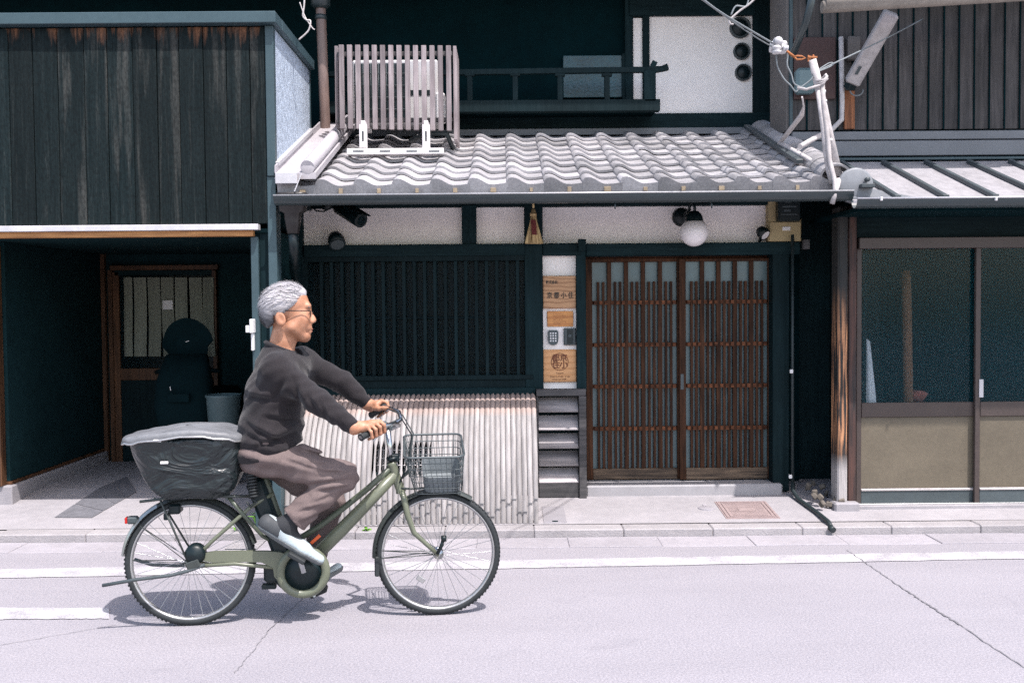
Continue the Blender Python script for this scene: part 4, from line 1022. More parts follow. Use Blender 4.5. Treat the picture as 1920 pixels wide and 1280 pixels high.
# white lock on the post
lk = thing('door_lock', 'white lock box with a hanging strap on the post behind the cyclist', 'lock', tuple(P(475, 655, YL)))
lp2 = lambda n, x0, y0, x1, y1, d: part(n, MB().box(*rect(x0, y0, x1, y1, YL)[:2], YL - d, YL + .018, *rect(x0, y0, x1, y1, YL)[2:], .004), M['whiteplastic'], lk)
lp2('case', 471, 598, 478, 624, .05); lp2('knob', 463, 610, 470.5, 623, .04); lp2('strap', 472, 625, 477, 657, .02)
for (px, py) in ((494, 537), (500, 525)):
    pass

# ================================================================== RIGHT BUILDING
YR = 7.85
right = thing('neighbour_house', 'old house with a seamed metal eave, dark vertical planks above and brown glass doors', 'house', (4.1, 7.4, .1))
def rp(name, x0, y0, x1, y1, Y, depth, mat, parent=None, c=.003):
    X0, X1, Z0, Z1 = rect(x0, y0, x1, y1, Y); m = MB(); m.box(X0, X1, Y, Y + depth, Z0, Z1, c); return part(name, m, mat, parent or right)
M['plank2'] = wood('grey_brown_cedar_plank', (0.028, 0.027, 0.028), (0.092, 0.083, 0.082), 0.65, 'Z', rnd=.22, lo=.3, hi=.75)
X0, _, Z0, Z1 = rect(1488, -60, 1920, 243, YR)
pp = (P(1713, 120, YR).x - P(1684.5, 120, YR).x)
x = P(1484, 120, YR).x; i = 0
while x < P(2080, 120, YR).x:
    part('plank', MB().box(x + .0015, x + pp - .0015, YR + random.uniform(-.003, .003), YR + .02, Z0, Z1, .003), M['plank2'], right)
    part('batten', MB().box(x - .0065, x + .0065, YR - .012, YR - .0035, Z0, Z1, .002), M['dark'], right); x += pp
part('wall_core', MB().box(P(1484, 100, YR).x, x, YR + .022, YR + .3, 2.4, Z1 + .3), M['dark'], right)
X0, X1, Z0, Z1 = rect(1451, -60, 1482, 244, YR)
M['clay'] = mk('brown_grey_clay_wall', (0.125, 0.115, 0.11), 0.9, 0.15, 4, bump=0.3, bscale=90, rnd=0)
part('side_wall', MB().box(X1 - .03, X1, YR + .01, 8.34, Z0, Z1), M['clay'], right)
rp('corner_board', 1481, -60, 1487, 246, YR - .02, .06, M['trim'])
# flashing courses over the metal eave
for (y0, y1, dy, k) in ((245, 262, -.03, 'flash'), (263, 292, -.05, 'flash'), (294, 300, -.085, 'trim')):
    X0, X1, Z0, Z1 = rect(1486, y0, 2080, y1, YR + dy); part('flashing', MB().box(X0, X1, YR + dy, YR + .02, Z0 + .004, Z1, .004), M[k], right)
# metal eave
ygr = 6.60
ea, eb = P(1606, 371, ygr), P(2100, 373, ygr); ta, tb = P(1500, 301, 7.74), P(2100, 303, 7.74)
zE, zT = eb.z + .005, ta.z - .01
mr_ = MB(); mr_.prism([(ea.x - .02, ygr, zE), (ea.x - .25, 7.78, zT), (ea.x - .25, 7.78, zT - .025), (ea.x - .02, ygr, zE - .025)], (3.3, 0, 0))
mr_ = part('metal_eave', mr_, M['metalroof'], right)
zs_ = lambda y: zE + (zT - zE) * (y - ygr) / (7.78 - ygr)
for k, (bx2, tx2) in enumerate(((1683, None), (1773, 1634), (1866, 1711), (1960, 1789), (2050, 1866))):
    xb = P(bx2, 364, ygr).x
    m = MB(); m.beam((xb, ygr - .006, zs_(ygr) + .016), (xb, 7.7, zs_(7.7) + .016), .034, .03); m.box(xb - .022, xb + .022, ygr - .012, ygr + .03, zs_(ygr) - .01, zs_(ygr) + .034, .004); part('standing_seam', m, M['seam'], mr_)
m = MB(); m.prism([(ea.x - .06, ygr + .02, zE + .02), (ea.x + .42, ygr + .02, zE + .015), (ea.x + .02, ygr + .5, zE + .19), (ea.x - .12, ygr + .5, zE + .19)], (0, 0, -.025)); part('hip_flashing', m, M['flash'], mr_)
gx0, gx1 = P(1597, 375, ygr).x, 4.8
g = MB(); z_ = P(1750, 374, ygr).z
g.loft([[Vector((x, ygr - .05 + a_, z_ + b2)) for a_, b2 in ring] for x in (gx0, gx1)], True, False)
gu = part('gutter', g, M['gutter'], mr_)
part('gutter_lip', MB().tube([(gx0, ygr - .108, z_), (gx1, ygr - .108, z_)], .006, 8), M['trimlight'], gu)
for px in (1652, 1867): q = P(px, 373, ygr - .11); part('gutter_clip', MB().obox(q, (.008, .012, .012), .002), M['trimlight'], gu)
part('soffit', MB().box(gx0 + .05, 4.8, ygr + .04, 7.7, zE - .07, zE - .04), M['dark'], right)
# front below the eave
YR2 = 7.1
rp('lintel', 1606, 384, 2080, 444, YR2 + .02, .1, M['blackwoodx'])
rp('door_head', 1612, 444, 2080, 464, YR2 - .03, .1, M['doorbrown'])
M['oldpost'] = None
def mat_oldpost():
    t = NT('decayed_post'); t.set(.7, 0, .3); v = t.coord((30, 30, 1.4), rnd=False); g_ = t.noise(v, 1.6, 6, .65, .5)
    gz = t.n('SeparateXYZ'); t.l(t.n('NewGeometry').outputs['Position'], gz.inputs[0])
    k = t.ramp(g_, [(.3, (.014, .018, .019)), (.7, (.04, .036, .034))])
    def band(a, b, c_, d_):
        m1 = t.n('MapRange'); m1.inputs[1].default_value = a; m1.inputs[2].default_value = b; t.l(gz.outputs[2], m1.inputs[0])
        m2 = t.n('MapRange'); m2.inputs[1].default_value = d_; m2.inputs[2].default_value = c_; t.l(gz.outputs[2], m2.inputs[0])
        mu = t.n('Math', operation='MULTIPLY'); t.l(m1.outputs[0], mu.inputs[0]); t.l(m2.outputs[0], mu.inputs[1]); return mu.outputs[0]
    ad = t.n('Math', operation='MULTIPLY'); t.l(band(.40, .60, 1.3, 1.68), ad.inputs[0]); t.l(t.ramp(g_, [(.46, (0, 0, 0)), (.58, (1, 1, 1))]), ad.inputs[1])
    k = t.mix(ad.outputs[0], k, t.ramp(g_, [(.4, (.30, .11, .05)), (.65, (.52, .27, .14))]))
    mz = t.n('MapRange'); mz.inputs[1].default_value = .48; mz.inputs[2].default_value = .36; t.l(gz.outputs[2], mz.inputs[0])
    k = t.mix(mz.outputs[0], k, t.ramp(g_, [(.3, (.24, .225, .22)), (.7, (.46, .43, .42))]))
    t.l(k, t.b.inputs[0]); t.bump(g_, .7, .008); return t.m
M['oldpost'] = mat_oldpost()
X0, X1, Z0, Z1 = rect(1571, 386, 1590, 940, YR2 - .05)
part('old_post', MB().box(X0, X1, YR2 - .05, YR2 + .1, .13, Z1, .012), M['oldpost'], right)
m = MB(); m.obox(((X0 + X1) / 2 + .02, YR2 + .0, .095), (.09, .1, .045), .012); part('pad_stone', m, M['concrete'], right)
X0, X1, Z0, Z1 = rect(1591, 386, 1606, 958, YR2 - .03)
M['post2'] = wood('dark_red_post', (.018, .017, .018), (.085, .04, .03), .65, 'Z')
part('post', MB().box(X0, X1, YR2 - .03, YR2 + .1, .1, Z1, .006), M['post2'], right)
# aluminium glass doors
def gdoor(x0, x1, Y, label=None):
    Xa, Xb, Z0, Z1 = rect(x0, 452, x1, 954, Y)
    pz = lambda y: P(1740, y, Y).z
    f = MB(); sw = .036
    f.box(Xa, Xa + sw, Y, Y + .03, Z0, Z1); f.box(Xb - sw, Xb, Y, Y + .03, Z0, Z1); f.box(Xa + sw, Xb - sw, Y, Y + .03, pz(466), Z1)
    f.box(Xa + sw, Xb - sw, Y - .004, Y + .03, pz(781), pz(754)); 
    d = part('glass_door', f, M['doorbrown'], right)
    part('sill_strip', MB().box(Xa + sw, Xb - sw, Y - .006, Y + .02, pz(919), pz(915)), M['conduit'], d)
    part('pane', MB().box(Xa + sw * .8, Xb - sw * .8, Y + .012, Y + .017, pz(760), pz(460)), M['shopglass'], d)
    part('lower_panel', MB().box(Xa + sw, Xb - sw, Y + .012, Y + .02, pz(914.5), pz(781.5)), M['tanpanel'], d)
    part('kick_rail', MB().box(Xa + sw, Xb - sw, Y + .002, Y + .026, Z0, pz(919.5)), M['greyplastic'], d)
    return d
d1 = gdoor(1606, 1838, YR2 + .03)
d2 = gdoor(1829, 2075, YR2 - .005)
X0, X1, Z0, Z1 = rect(1837, 711, 1845, 745, YR2 - .02); part('handle', MB().box(X0, X1, YR2 - .014, YR2 - .0055, Z0, Z1, .002), M['trimlight'], d2)
X0, X1, Z0, Z1 = rect(1604, 954, 2080, 962, YR2 - .06)
part('threshold', MB().box(X0, X1, YR2 - .06, YR2 + .08, .06, .108, .004), M['concrete'], right)
part('door_track', MB().box(X0, X1, YR2 - .012, YR2 + .06, .1085, .114, .001), M['steel'], right)
part('interior', MB().box(P(1600, 500, 8).x - .2, 5, YR2 + 1.3, YR2 + 1.35, .1, 2.4), M['dark'], right)
part('floor', MB().box(P(1600, 500, 8).x - .2, 5, YR2 + .1, YR2 + 1.29, .05, .11), M['dark'], right)
# what shows through the glass
M['whitecloth'] = mk('white_cloth', (.8, .82, .85), .8, .1, 3, bump=.2, rnd=0)
q0 = P(1618, 632, YR2 + .085); q1 = P(1646, 752, YR2 + .085)
m = MB(); m.grid(lambda u, v: (q0.x + .0 + (.055 + (q1.x - q0.x - .05) * v) * u, q0.y + .02 * math.sin(9 * u), q0.z + (q1.z - .12 - q0.z) * v - .03 * u * (1 - v)), 8, 8)
single('white_cloth', m, M['whitecloth'], 'white cloth hanging behind the left edge of the glass door', 'cloth')
q0 = P(1703, 560, YR2 + .12); q1 = P(1703, 760, YR2 + .12); m = MB(); m.tube([(q1.x, q1.y, .11), q1, q0 + Vector((.012, .06, 0)), q0 + Vector((.02, .1, .2))], .034, 10)
M['polewood'] = mk('warm_pole_wood', (.20, .095, .045), .7, .2, 5, bump=.1, rnd=0)
single('wooden_pole', m, M['polewood'], 'tan wooden pole standing behind the glass door', 'pole')
M['redcloth'] = mk('reddish_cloth', (.36, .12, .09), .8, .2, 6, bump=.2, rnd=0)
q = P(1716, 745, YR2 + .24); m = MB(); m.lathe([(.001, -.03), (.05, -.03), (.09, .03), (.06, .05), (.001, .05)], q, 'Z', 18); m.lathe([(.03, -.64 + .12), (.03, -.03)], q, 'Z', 8)
single('red_bowl', m, M['redcloth'], 'blurred reddish bowl on a stem low behind the glass door', 'bowl')
# rolled awning, fixtures on the plank wall
m = MB(); a, b_ = P(1541, 14, 7.1), P(2000, -14, 7.1); m.tube([a, b_], .042, 12); m.tube([a + Vector((.02, 0, .02)), b_ + Vector((.1, 0, .02))], .05, 12)
M['awning'] = mk('faded_tan_awning', (.24, .21, .18), .8, .25, 8, bump=.3, rnd=0)
single('rolled_awning', m, M['awning'], 'rolled tan awning at the top right corner above the planks', 'awning')
m = MB(); m.prism([(2.35, 6.9, 4.2), (2.35, 8.2, 4.65), (2.35, 8.2, 4.75), (2.35, 6.9, 4.3)], (3.4, 0, 0)); part('upper_eave', m, M['greywood'], right)
fl = thing('strip_lamp', 'long white tube lamp case mounted slanting on the plank wall', 'lamp', tuple(P(1600, 160, YR - .15)))
a, b_ = P(1597, 156, YR - .12), P(1672, 24, YR - .45)
m = MB(); m.beam(a, b_, .115, .08, .012, up=Vector((0, -1, 0))); part('case', m, M['conduit'], fl)
d = (b_ - a).normalized(); m = MB(); m.beam(a + d * .06 + Vector((0, -.043, 0)), a.lerp(b_, .22) + Vector((0, -.043, 0)), .06, .006); part('label_panel', m, M['greyplastic'], fl)
m = MB(); m.beam(a - d * .05, a + d * .0, .07, .06); part('socket', m, M['blackplastic'], fl)
q = P(1606, 170, YR - .1); m = MB(); m.tube([q + Vector((.05 * math.cos(t_), 0, .04 * math.sin(t_))) for t_ in [math.pi * (.9 + 1.2 * k / 10) for k in range(11)]], .006, 6); part('hook', m, M['cable'], fl)
rp('rust_board', 1583, 170, 1603, 242, YR - .035, .02, M['rustboard'])
X0, X1, Z0, Z1 = rect(1590, 68, 1613, 112, YR - .06); m = MB(); m.box(X0, X1, YR - .07, YR - .012, Z0, Z1, .008); bx2 = single('junction_box', m, M['clay'], 'small grey box on the planks left of the slanting lamp', 'box')
m = MB(); m.tube([P(1577, 70, YR - .05), P(1579, 190, YR - .05), P(1578, 225, YR - .06), P(1560, 243, YR - .2), P(1530, 258, YR - .4), P(1500, 275, YR - .6)], .019, 8)
single('conduit', m, M['conduit'], 'grey conduit bending down the planks onto the tiles', 'conduit')
X0, X1, Z0, Z1 = rect(1489, 70, 1567, 186, YR - .03); mp_ = thing('old_meter', 'old glass fronted meter on a dark red board behind the service mast', 'meter', ((X0 + X1) / 2, YR - .03, Z0))
M['redboard'] = mk('dark_red_board', (.055, .028, .026), .6, .25, 4, bump=.1, rnd=0)
part('backboard', MB().box(X0, X1, YR - .03, YR - .0145, Z0, Z1, .006), M['redboard'], mp_)
X0, X1, Z0, Z1 = rect(1492, 128, 1528, 176, YR - .1); m = MB(); m.box(X0, X1, YR - .13, YR - .031, Z0, Z1, .03); part('glass_cover', m, M['frosted'], mp_)

# ---- dark alley between the two houses
aw = MB(); X0, X1, Z0, Z1 = rect(1482, 380, 1570, 930, YD + .1)
aw.box(X0 - .02, X1 + .4, YD + .3, YD + .36, .1, 2.5); part('alley_board', aw, M['blackwood'], house)
aw = MB(); aw.box(X1 + .0, X1 + .03, 7.16, YD + .29, .1, 2.4); part('alley_board', aw, M['blackwood'], right)
m = MB(); m.tube([P(1486, 440, YD - .2), P(1486, 905, YD - .2)], .012, 8); q = P(1486, 915, YD - .2)
m.tube([P(1486, 905, YD - .2), P(1487, 920, YD - .24) , Vector((P(1493, 935, 7.3).x, 7.25, slab_z(7.25) + .018)), Vector((P(1530, 968, 6.95).x, 6.92, slab_z(6.92) + .018)), Vector((P(1553, 985, 6.7).x, 6.70, .075)), Vector((P(1560, 994, 6.6).x, 6.60, .05))], .016, 8)
m.tube([(P(1558, 992, 6.6).x, 6.615, .054), (P(1561, 994, 6.6).x, 6.58, .042)], .022, 8)
single('drain_hose', m, M['blackcable'], 'thin black drain hose running down the wall and over the kerb', 'hose')
for (px, py) in ((1484, 696), (1482, 893)):
    q = P(px, py, YD - .225); m = MB(); m.obox(q, (.012, .006, .014), .003); single('pipe_clip', m, M['whiteplastic'], 'small pale clip on the black hose, %s' % ('halfway up the wall' if py < 800 else 'near the ground'), 'clip', 'clips on the drain hose')
rub = MB(); rg = random.Random(5)
for k in range(22):
    x = P(1535, 930, 7.3).x + rg.uniform(-.1, .14); y = rg.uniform(7.0, 7.5); s_ = rg.uniform(.008, .026)
    rub.obox((x, y, slab_z(y) + s_ * .4 + rg.uniform(0, .07)), (s_, s_ * .8, s_ * .6), s_ * .3, Euler((rg.random() * 3, rg.random() * 3, rg.random() * 3)).to_matrix())
M['rubble'] = mk('crumbled_mortar', (.15, .13, .11), .9, .4, 25, bump=.4)
o = single('rubble', rub, M['rubble'], 'crumbled mortar heaped in the dark gap beside the decayed post', 'rubble'); o['kind'] = 'stuff'

# ================================================================== SERVICE MAST AND WIRES
ms = thing('service_mast', 'weathered electric service mast with conduits standing on the eave corner', 'mast', tuple(P(1563, 384, 6.58)))
YM = 6.72
T = lambda px, py, dy=0: P(px, py, YM + dy)
part('pole', MB().tube([T(1572, 330, .1), T(1550, 235, .05), T(1536, 165, .02), T(1523, 112)], .028, 10, rr=[.03, .03, .029, .026]), M['conduit'], ms)
part('conduit', MB().tube([T(1541, 150, -.05), T(1544, 200, -.05), T(1552, 262, -.05), T(1555, 300, -.06), T(1565, 340, -.10), T(1566, 362, -.13), T(1560, 382, -.13)], .017, 8), M['conduit'], ms)
part('conduit', MB().tube([T(1534, 170, -.04), T(1543, 235, -.04), T(1548, 285, -.03), T(1553, 318, -.02), T(1560, 345, -.03)], .017, 8), M['conduit'], ms)
part('conduit', MB().tube([T(1562, 372, -.12), T(1568, 352, -.12), T(1572, 338, -.05)], .02, 8), M['conduit'], ms)
m = MB()
for k in range(3):
    m.tube([T(1530, 152 + k * 5, -.06 + k * .005), T(1545, 150 + k * 3, -.07), T(1551, 143, -.06), T(1547, 150, .04)], .008, 6)
m.tube([T(1495, 165, -.02), T(1512, 168, -.05), T(1537, 160, -.06), T(1551, 148, -.05), T(1549, 140, -.02), T(1540, 150, .0)], .009, 6); part('cable_loop', m, M['conduit'], ms)
m = MB()
for py in (172, 190, 262): m.tube([T(1531 + (py - 110) * .18, py, -.045), T(1541 + (py - 110) * .12, py - 1, -.05)], .009, 6)
part('strap', m, M['porcelain'], ms)
m = MB(); m.tube([T(1520, 106), T(1518, 112)], .008, 6); m.beam(T(1514, 108), T(1532, 108), .025, .012); m.beam(T(1516, 104), T(1516, 116), .012, .012); m.beam(T(1525, 103), T(1525, 115), .012, .012)
cl = part('clamp', m, M['rust'], ms)
m = MB(); m.tube([T(1475, 96), T(1489, 107)], .009, 6); m.tube([T(1489, 107), T(1495, 105), T(1504, 106), T(1510, 109), T(1503, 112), T(1494, 112), T(1489, 107)], .006, 6); part('shackle', m, M['rust'], cl)
m = MB(); m.tube([T(1500, 286, .9), T(1462, 269, .9), T(1503, 216, .6), T(1507, 200, .5), T(1504, 182, .4)], .02, 8, rr=[.02, .02, .02, .007, .006])
m.tube([T(1462, 269, .9), T(1500, 290, .5), T(1556, 322, .1)], .019, 8); part('bent_pipe', m, M['conduit'], ms)
ins = thing('insulator_cluster', 'cluster of grey porcelain insulators on the wires left of the mast', 'insulator', tuple(T(1459, 98)))
for k, (dx, dy, r_) in enumerate(((0, -9, .035), (-8, -1, .034), (9, -2, .033), (-3, 7, .036), (7, 7, .034), (-11, 6, .026), (14, 3, .022), (1, -1, .034))):
    q = T(1459 + dx, 87 + dy, (k % 3 - 1) * .04); m = MB(); m.lathe([(.001, -r_ * .8), (r_ * .7, -r_ * .7), (r_ * .9, -r_ * .2), (r_ * .5, 0), (r_ * .95, r_ * .25), (r_ * .7, r_ * .75), (.001, r_ * .8)], q, random.choice('XYZ'), 14); part('insulator', m, M['porcelain'], ins)
def wire(name, pts, r_, label, mat=None):
    m = MB(); pts = [Vector(p) for p in pts]; out = []
    n = len(pts)
    for i in range(n - 1):
        p0, p1, p2, p3 = pts[max(i - 1, 0)], pts[i], pts[i + 1], pts[min(i + 2, n - 1)]
        for k in range(6):
            t_ = k / 6; out.append(.5 * ((2 * p1) + (p2 - p0) * t_ + (2 * p0 - 5 * p1 + 4 * p2 - p3) * t_ ** 2 + (3 * p1 - p0 - 3 * p2 + p3) * t_ ** 3))
    out.append(pts[-1]); m.tube(out, r_, 6); return single(name, m, mat or M['cable'], label, 'wire', None)
wire('wire', [P(1270, -40, 5.2), P(1340, 16, 5.7), T(1400, 53, -.4), T(1450, 82)], .006, 'thick upper overhead wire running from the top edge to the insulator cluster')
wire('wire', [P(1300, -12, 5.6), P(1375, 42, 6.2), T(1420, 72, -.3), T(1448, 88)], .004, 'thin lower overhead wire running beside the thick one to the insulators')
wire('wire', [T(1523, 140), T(1545, 128, .1), T(1600, 102, .4), T(1660, 73, .7), T(1730, 36, 1.0)], .0055, 'pale stay wire rising from the mast across the slanting lamp')
wire('wire', [T(1528, 136), T(1542, 126, .05), T(1556, 118, .1), T(1563, 120, .1), T(1555, 126, .1), T(1530, 136)], .004, 'short twisted tail of wire beside the mast')
wire('wire', [T(1455, 100), T(1458, 125), T(1470, 148), T(1482, 160), T(1492, 172), T(1500, 165), T(1520, 150), T(1530, 132)], .005, 'looping dark drop wire from the insulators to the mast', M['cable'])
wire('wire', [T(1474, 92), T(1477, 104), T(1476, 122), T(1484, 140), T(1490, 158), T(1510, 166)], .005, 'second looping drop wire hanging nearer the mast', M['cable'])
wire('wire', [P(1425, -12, 6.9), P(1405, 8, 6.9), P(1388, 20, 6.9), P(1370, 36, 6.9), P(1368, 44, 6.9), P(1375, 46, 6.9)], .007, 'knotted white wire end hanging over the round windows', M['conduit'])
wire('wire', [P(1405, -10, 6.9), P(1399, 12, 6.9), P(1380, 12, 6.9), P(1371, 28, 6.9)], .006, 'grey wire strand tangled at the top beside the round windows', M['cable'])
wire('wire', [P(572, -20, 7.2), P(570, 12, 7.2), P(568, 30, 7.2), P(575, 38, 7.2), P(582, 40, 7.2), P(578, 58, 7.2), P(560, 75, 7.2)], .006, 'pale wire curling down at the top beside the brown downpipe', M['conduit'])
wire('wire', [P(562, 5, 7.2), P(572, 32, 7.2), P(585, 52, 7.2), P(590, 56, 7.2)], .004, 'short straight wire crossing the curl beside the brown downpipe', M['conduit'])
m = MB(); m.tube([P(1488, 100, 7.3), P(1512, 40, 7.1), P(1527, -20, 7.0)], .026, 10); single('dark_stay_pole', m, M['gutter'], 'dark slanting pipe at the top left of the plank wall', 'pipe')

# weeds, pot and drain grate behind the bicycle
def weed(name, px, py, y, n, h, label, seed):
    rg = random.Random(seed); q = P(px, py, y); z0 = slab_z(y) if y > 6.78 else .05
    m = MB()
    for k in range(n):
        a = rg.random() * 6.28; l_ = h * rg.uniform(.5, 1.1); b0 = Vector((q.x + rg.uniform(-.03, .03), y + rg.uniform(-.03, .03), z0)); d = Vector((math.cos(a), math.sin(a), 0)); w = rg.uniform(.008, .016)
        s_ = Vector((-d.y, d.x, 0)); p1 = b0 + d * l_ * .25 + Vector((0, 0, l_ * .7)); p2 = b0 + d * l_ * .7 + Vector((0, 0, l_ * rg.uniform(.6, 1.0)))
        m.add([b0, p1 - s_ * w, p2, p1 + s_ * w, p1 + Vector((0, 0, .004))], [(0, 1, 4), (1, 2, 4), (2, 3, 4), (3, 0, 4)])
    return single(name, m, M['leaf'], label, 'weed')
weed('weed', 489, 972, 6.83, 34, .10, 'bright green weed by the foot of the white pot', 1)
weed('weed', 452, 1000, 6.70, 22, .06, 'low sparse green weed growing at the kerb over the drain grate', 2)
weed('weed', 688, 1003, 6.66, 8, .035, 'tiny green tuft at the kerb in front of the bamboo guard', 3)
q = P(506, 955, 6.86); z0 = slab_z(6.9); m = MB(); m.lathe([(.001, 0), (.07, 0), (.10, .14), (.108, .145), (.108, .17), (.095, .17), (.085, .12), (.001, .12)], (q.x, 6.95, z0), 'Z', 24)
single('white_pot', m, M['whiteplastic'], 'white plant pot on the pavement behind the rear foot of the rider', 'pot')
X0, X1 = P(432, 1005, 6.5).x, P(492, 1005, 6.5).x
gt = thing('drain_grate', 'slotted pale drain grate in the street gutter behind the rear wheel', 'grate', ((X0 + X1) / 2, YK - .14, .004))
for k in range(7):
    y = YK - .25 + k * .034; part('bar', MB().box(X0, X1, y, y + .017, .0056, .014, .002), M['kerbstone'], gt)
part('slot_bed', MB().box(X0, X1, YK - .255, YK - .02, .0052, .0085, .0005), M['dark'], gt)

# ================================================================== BICYCLE
O = G(360, 1171); Of = G(823, 1151)
UX = (Of - O); LB = UX.length; UX.normalize(); VX = Vector((-UX.y, UX.x, 0)); ANG = math.atan2(UX.y, UX.x)
def B(px, py, w=0.0):
    """photo point on the bicycle's upright plane, w metres to the rider's right -> bicycle coordinates"""
    d = ray(px, py); t = (-w - (CAM - O).dot(VX)) / d.dot(VX); p = CAM + d * t - O
    return Vector((p.dot(UX), -w, p.z))
def BB(*q): return [B(*p) for p in q]
bike = thing('bicycle', 'olive green city bicycle with wire front basket and covered rear basket, under the rider', 'bicycle', O)
bike.rotation_euler = (0, 0, ANG)
def bp(name, mb, mat, parent=None, label=None): return part(name, mb, mat, parent or bike, label, local=True)
M['olive'] = mk('olive_green_bicycle_paint', (0.122, 0.134, 0.094), 0.35, 0.06, 5, bump=0.02, rnd=0, spec=0.5)
M['olivedark'] = mk('dark_olive_paint', (0.075, 0.09, 0.065), 0.35, 0.1, 5, bump=0.02, rnd=0)
M['chrome'] = mk('bicycle_chrome', (0.55, 0.55, 0.55), 0.22, 0.1, 12, bump=0.0, metal=1.0, rnd=0)
M['rim'] = mk('grey_alloy_rim', (0.42, 0.42, 0.42), 0.35, 0.1, 12, bump=0.0, metal=.8, rnd=0)
M['redlens'] = mk('red_reflector', (0.45, 0.02, 0.015), 0.2, 0.1, 12, bump=0.0, rnd=0)
M['orangelens'] = mk('orange_red_sticker', (0.65, 0.11, 0.03), 0.4, 0.1, 12, bump=0.0, rnd=0)
RW = .313
def wheel(name, cx, tread):
    c = Vector((cx, 0, RW))
    m = MB(); m.lathe([(RW - .036, -.014), (RW - .030, -.016), (RW - .026, -.012), (RW - .031, 0), (RW - .026, .012), (RW - .030, .016), (RW - .036, .014), (RW - .042, 0)], c, 'Y', 64, close=True)
    w_ = bp(name, m, M['rim'])
    m = MB(); tr = .019
    m.lathe([(RW - tr + tr * math.cos(2 * math.pi * k / 12), tr * math.sin(2 * math.pi * k / 12)) for k in range(12)], c, 'Y', 72, close=True)
    for k in range(90):
        a = 2 * math.pi * k / 90
        for s_ in (-1, 1):
            p = c + Vector((math.cos(a + s_ * .012) * (RW - .001), s_ * .008, math.sin(a + s_ * .012) * (RW - .001))); Mx = Matrix.Rotation(-a, 3, 'Y'); m.obox(p, (.0022, .0055, .005), .0005, Mx)
    bp('tyre', m, M['blackrubber'], w_)
    m = MB()
    for k in range(32):
        a = 2 * math.pi * k / 32; s_ = 1 if k % 2 else -1; h = a + (.35 if (k // 2) % 2 else -.35)
        m.tube([c + Vector((math.cos(h) * .022, s_ * .028, math.sin(h) * .022)), c + Vector((math.cos(a) * (RW - .036), s_ * .003, math.sin(a) * (RW - .036)))], .0013, 4, caps=False)
    o = bp('spokes', m, M['steel'], w_); o['kind'] = 'stuff'
    m = MB(); m.lathe([(.001, -.05), (.008, -.05), (.008, -.034), (.026, -.032), (.026, -.026), (.018, -.02), (.018, .02), (.026, .026), (.026, .032), (.008, .034), (.008, .05), (.001, .05)], c, 'Y', 18); bp('hub', m, M['chrome'], w_)
    return w_, c
wr, rc_ = wheel('rear_wheel', 0, 1); wf, fc_ = wheel('front_wheel', LB, 1)
q = B(789, 1085, .01); m = MB(); m.obox(q, (.022, .006, .013), .004, Matrix.Rotation(R(35), 3, 'Y')); bp('wheel_reflector', m, M['rim'], wf)
def fender(c, a0, a1, r_, w_, mat, name):
    m = MB(); n = 26
    def fn(u, v):
        a = a0 + (a1 - a0) * v; s_ = -1 + 2 * u; rr_ = r_ - .016 * s_ * s_
        return c + Vector((math.cos(a) * rr_, s_ * w_, math.sin(a) * rr_))
    m.grid(fn, 8, n); 
    def fn2(u, v):
        a = a0 + (a1 - a0) * v; s_ = -1 + 2 * u; rr_ = r_ - .0025 - .016 * s_ * s_
        return c + Vector((math.cos(a) * rr_, s_ * (w_ - .001), math.sin(a) * rr_))
    m.grid(fn2, 8, n); return bp(name, m, mat)
M['fender'] = mk('dark_bicycle_fender', (.05, .058, .055), .35, .1, 6, bump=.02, rnd=0, metal=.2)
M['fendersilver'] = mk('silver_fender', (.34, .35, .34), .3, .1, 6, bump=.02, rnd=0, metal=.7)
fender(fc_, R(182), R(58), RW + .018, .030, M['fender'], 'front_fender')
fender(rc_, R(172), R(118), RW + .018, .030, M['fendersilver'], 'rear_fender'); fender(rc_, R(118), R(15), RW + .018, .030, M['fender'], 'rear_fender')
m = MB(); q = B(707, 1060, 0); m.obox(q, (.012, .024, .05), .006); bp('mud_flap', m, M['blackrubber'])
m = MB()
for w in (-.033, .033):
    m.tube([fc_ + Vector((0, w, 0)), B(706, 1047, -w)], .0022, 5); m.tube([fc_ + Vector((0, w, 0)), B(716, 1032, -w)], .0022, 5)
    m.tube([rc_ + Vector((0, w, .0)), B(248, 1050, -w)], .0022, 5); m.tube([rc_ + Vector((0, w, .0)), B(262, 985, -w)], .0022, 5)
o = bp('fender_stay', m, M['fender']); o['kind'] = 'stuff'
# frame
ht0, ht1 = B(734, 866), B(752, 922); bb = B(572, 1070)
fr = MB(); fr.tube([ht0, ht0.lerp(ht1, .1), ht0.lerp(ht1, .9), ht1], .023, 14, rr=[.027, .023, .023, .027])
frame = bp('frame', fr, M['olive'])
m = MB(); dt = BB((742, 888), (690, 942), (640, 993), (590, 1042))
m.tube(dt, .03, 14, rr=[.026, .031, .034, .034]); bp('down_tube', m, M['olive'], frame)
m = MB(); m.tube(BB((736, 874), (690, 915), (640, 955), (600, 985), (560, 1010), (530, 1018)), .0155, 12); bp('top_tube', m, M['olivedark'], frame)
m = MB(); m.tube(BB((566, 1062), (540, 1010), (520, 960), (500, 905), (492, 880)), .018, 12); bp('seat_tube', m, M['olivedark'], frame)
m = MB()
for w in (-.055, .055): m.tube([rc_ + Vector((0, -w, 0)), B(402, 1010, w), B(470, 950, w * .8), B(512, 925, w * .4)], .0095, 10)
bp('seat_stay', m, M['olive'], frame)
m = MB()
for w in (-.055, .055): m.tube([rc_ + Vector((0, -w, -.01)), B(440, 1056, w), B(540, 1066, w * .8)], .010, 10)
bp('chain_stay', m, M['olive'], frame)
m = MB()
for w in (-.05, .05): m.tube(BB((424, 926, w), (458, 966, w), (492, 1004, w * .6), (520, 1020, w * .3)), .010, 10)
